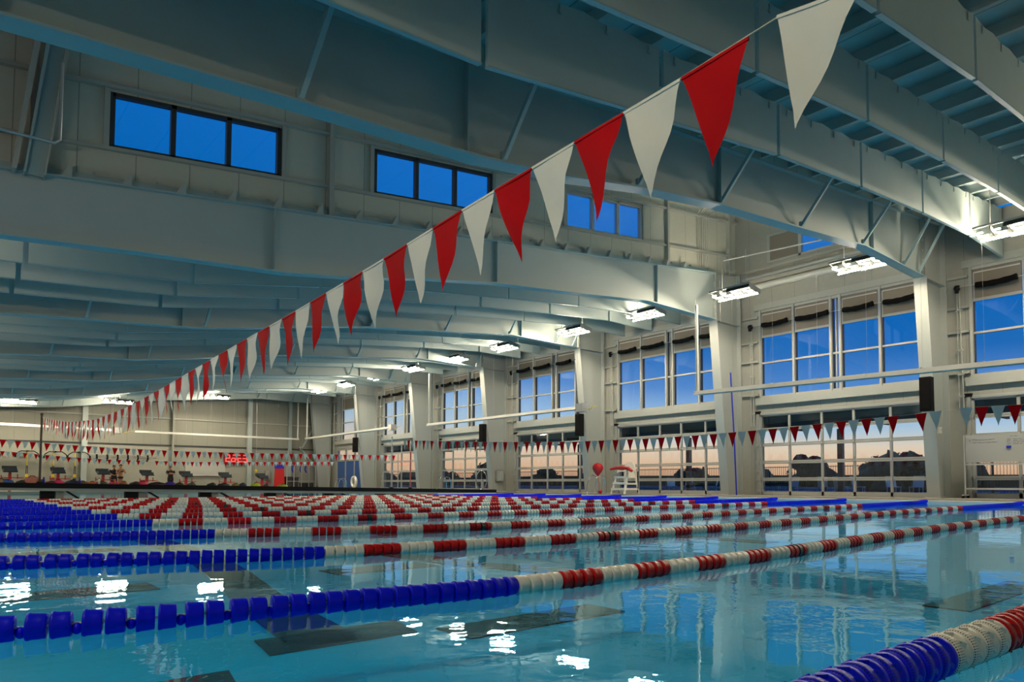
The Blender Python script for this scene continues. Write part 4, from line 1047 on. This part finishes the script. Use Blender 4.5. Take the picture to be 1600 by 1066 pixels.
for k in range(14):
    y0 = -6+9.*k; x = 40.
    t = thing('metal_fence', 'dark picket fence panel outside, %s from the right' % ORD[k] if k else 'dark picket fence panel outside, first from the right', 'fence', (x, y0, 0), group='fence panels outside')
    MB().box((x-.05, y0-.05, 0), (x+.05, y0+.05, 1.75)).build('post', 'fence', t)
    f = MB()
    for z in (.2, 1.6): f.bar((x, y0, z), (x, y0+9, z), .04)
    f.build('rail', 'fence', t)
    f = MB()
    for j in range(60): y = y0+.15*j+.1; f.box((x-.009, y-.009, .1), (x+.009, y+.009, 1.68))
    f.build('picket', 'fence', t, kind='stuff')
rt = random.Random(3)
def tree(x, y, H, W, lab):
    t = thing('tree', lab, 'tree', (x, y, 0), group='trees beyond the fence')
    MB().tube([(x, y, 0), (x+.1, y, H*.3), (x, y+.2, H*.6)], [.3, .22, .1], 7).build('trunk', 'bark', t)
    b = MB()
    for k in range(16):
        a = rt.uniform(0, 2*PI); q = rt.uniform(0, 1)**.5; zz = rt.uniform(.05, 1.)
        r_ = W*.26*(1.15-.5*zz)*rt.uniform(.7, 1.2); w = W*.5*q*(1.05-.65*zz)
        c = (x+w*math.cos(a), y+w*math.sin(a), H*(.08+.86*zz)-r_*.3)
        n0 = len(b.v); b.ball(c, r_, 9, 6, (1, 1, .85))
        for i in range(n0, len(b.v)):
            v = Vector(b.v[i]); b.v[i] = tuple(v+(v-Vector(c))*rt.uniform(-.25, .3))
    for k in range(260):
        a = rt.uniform(0, 2*PI); zz = rt.uniform(.1, 1.03); w = W*.60*(1.08-.72*zz)*rt.uniform(.7, 1.)
        p = Vector((x+w*math.cos(a), y+w*math.sin(a), H*(.08+.9*zz))); s_ = W*rt.uniform(.02, .05)
        d1 = Vector((rt.uniform(-1,1), rt.uniform(-1,1), rt.uniform(-.3,1))).normalized()*s_*1.6; d2 = Vector((rt.uniform(-1,1), rt.uniform(-1,1), rt.uniform(-1,1))).normalized()*s_
        b.add([p-d2, p+d1, p+d2, p-d1*.6], [(0,1,2,3)])
    b.build('crown', 'leaf', t)
TW = ['low rounded', 'broad', 'bushy', 'tall', 'ragged', 'small']
spots = []
yy = 14.
while yy < 265:
    spots.append((rt.uniform(100, 118), yy, rt.choice((3.2, 3.8, 4.3, 5.0, 3.6, 5.6)), 0)); yy += rt.uniform(6.5, 10.5)
spots = [(x, y, H, 1.02*min(([c[1] for c in spots]+[275.])[k+1]-y, 9.5)) for k, (x, y, H, _) in enumerate(spots)]
spots = [(x, y+W*.5, H, W*.80) for x, y, H, W in spots]
WORDS = ['first','second','third','fourth','fifth','sixth','seventh','eighth','ninth','tenth','eleventh','twelfth','thirteenth','fourteenth','fifteenth','sixteenth','seventeenth','eighteenth','nineteenth','twentieth','twenty-first','twenty-second','twenty-third','twenty-fourth','twenty-fifth','twenty-sixth','twenty-seventh','twenty-eighth','twenty-ninth','thirtieth','thirty-first','thirty-second','thirty-third','thirty-fourth','thirty-fifth','thirty-sixth','thirty-seventh','thirty-eighth','thirty-ninth','fortieth']
for k, (x, y, H, W) in enumerate(spots):
    tree(x, y, H, W, '%s dark tree beyond the fence, %s from the right' % (TW[k % 6], WORDS[k]))
tree(52., 21.5, 2.7, 4.5, 'nearer dark shrub rising over the fence beside the nearest column')
MB().prism([(-30, 0), (330, 0), (330, 1.6), (150, 2.6), (-30, 1.6)], 128, 132, 'x').build('hill', 'leaf', label='low dark wooded bank behind the trees', cat='hill', kind='structure')
# chairs on the terrace
def out_chair(x, y, rz, lab):
    t = thing('terrace_chair', lab, 'chair', (x, y, 0), rz, group='pale chairs on the terrace')
    def L(mb, n): o = mb.mesh(n, 'pale'); link(n, o, t, loc=(0,0,0))
    L(MB().box((-.24, -.24, .40), (.24, .24, .44)), 'seat'); L(MB().prism([(.20, .44), (.25, .44), (.36, .92), (.31, .92)], -.24, .24), 'backrest')
    for sx in (-.21, .21):
        for sy in (-.21, .21): L(MB().bar((sx, sy, 0), (sx, sy, .41), .035), 'leg')
for k, (x, y) in enumerate(((33, 13.), (33.5, 14.2), (32.5, 15.4), (33.2, 16.6), (33.6, 17.8), (33., 19.2), (33.5, 24.5), (33., 26.), (33.4, 27.4))):
    out_chair(x, y, k*.9, '%s pale chair on the terrace, counted from the right' % WORDS[k])

# ------------------------------------------------------------------ dusk sky
w = bpy.data.worlds.new('dusk'); SC.world = w; w.use_nodes = True
nt = w.node_tree; N = nt.nodes; L = nt.links
bg = N['Background']; tc = N.new('ShaderNodeTexCoord'); sp = N.new('ShaderNodeSeparateXYZ'); L.new(tc.outputs['Generated'], sp.inputs[0])
cr = N.new('ShaderNodeValToRGB')
L.new(math_node(nt, 'MULTIPLY', sp.outputs[2], math_node(nt, 'ADD', math_node(nt, 'MULTIPLY', math_node(nt, 'MAXIMUM', sp.outputs[0], 0.), .55), .55)), cr.inputs[0])
el = cr.color_ramp.elements
stops = [(0., (.62, .30, .17)), (.022, (.74, .44, .27)), (.048, (.80, .60, .44)), (.072, (.46, .56, .66)), (.10, (.30, .46, .70)), (.13, (.10, .25, .58)), (.18, (.012, .14, .46)), (.24, (.0, .12, .44)), (.45, (.012, .17, .62)), (1., (.01, .12, .48))]
while len(el) > 1: el.remove(el[-1])
el[0].position = 0; el[0].color = stops[0][1]+(1,)
for p, c in stops[1:]:
    e = el.new(p); e.color = c+(1,)
L.new(cr.outputs[0], bg.inputs[0]); bg.inputs[1].default_value = 1.0

# ------------------------------------------------------------------ camera
cd = bpy.data.cameras.new('camera'); cam = bpy.data.objects.new('camera', cd); COL.objects.link(cam)
cd.sensor_width = 36.; cd.lens = 1103.9/1600*36.
yaw, pitch = .83089, .047205
cam.location = (0, 0, .59435)
cam.rotation_euler = (PI/2+pitch, 0, yaw-PI/2)
cd.shift_x = -(889.85-800)/1600.
cd.shift_y = (703.12-533)/1600.
cd.clip_start = .05; cd.clip_end = 2000
SC.camera = cam
vs_ = SC.view_settings; vs_.view_transform = 'Standard'; vs_.look = 'None'; vs_.gamma = 1; vs_.exposure = .28; vs_.use_curve_mapping = False
cy_ = SC.cycles
cy_.use_denoising = True; cy_.max_bounces = 7; cy_.diffuse_bounces = 4; cy_.glossy_bounces = 4; cy_.transparent_max_bounces = 12; cy_.sample_clamp_indirect = 6.
cy_.caustics_reflective = False; cy_.caustics_refractive = False
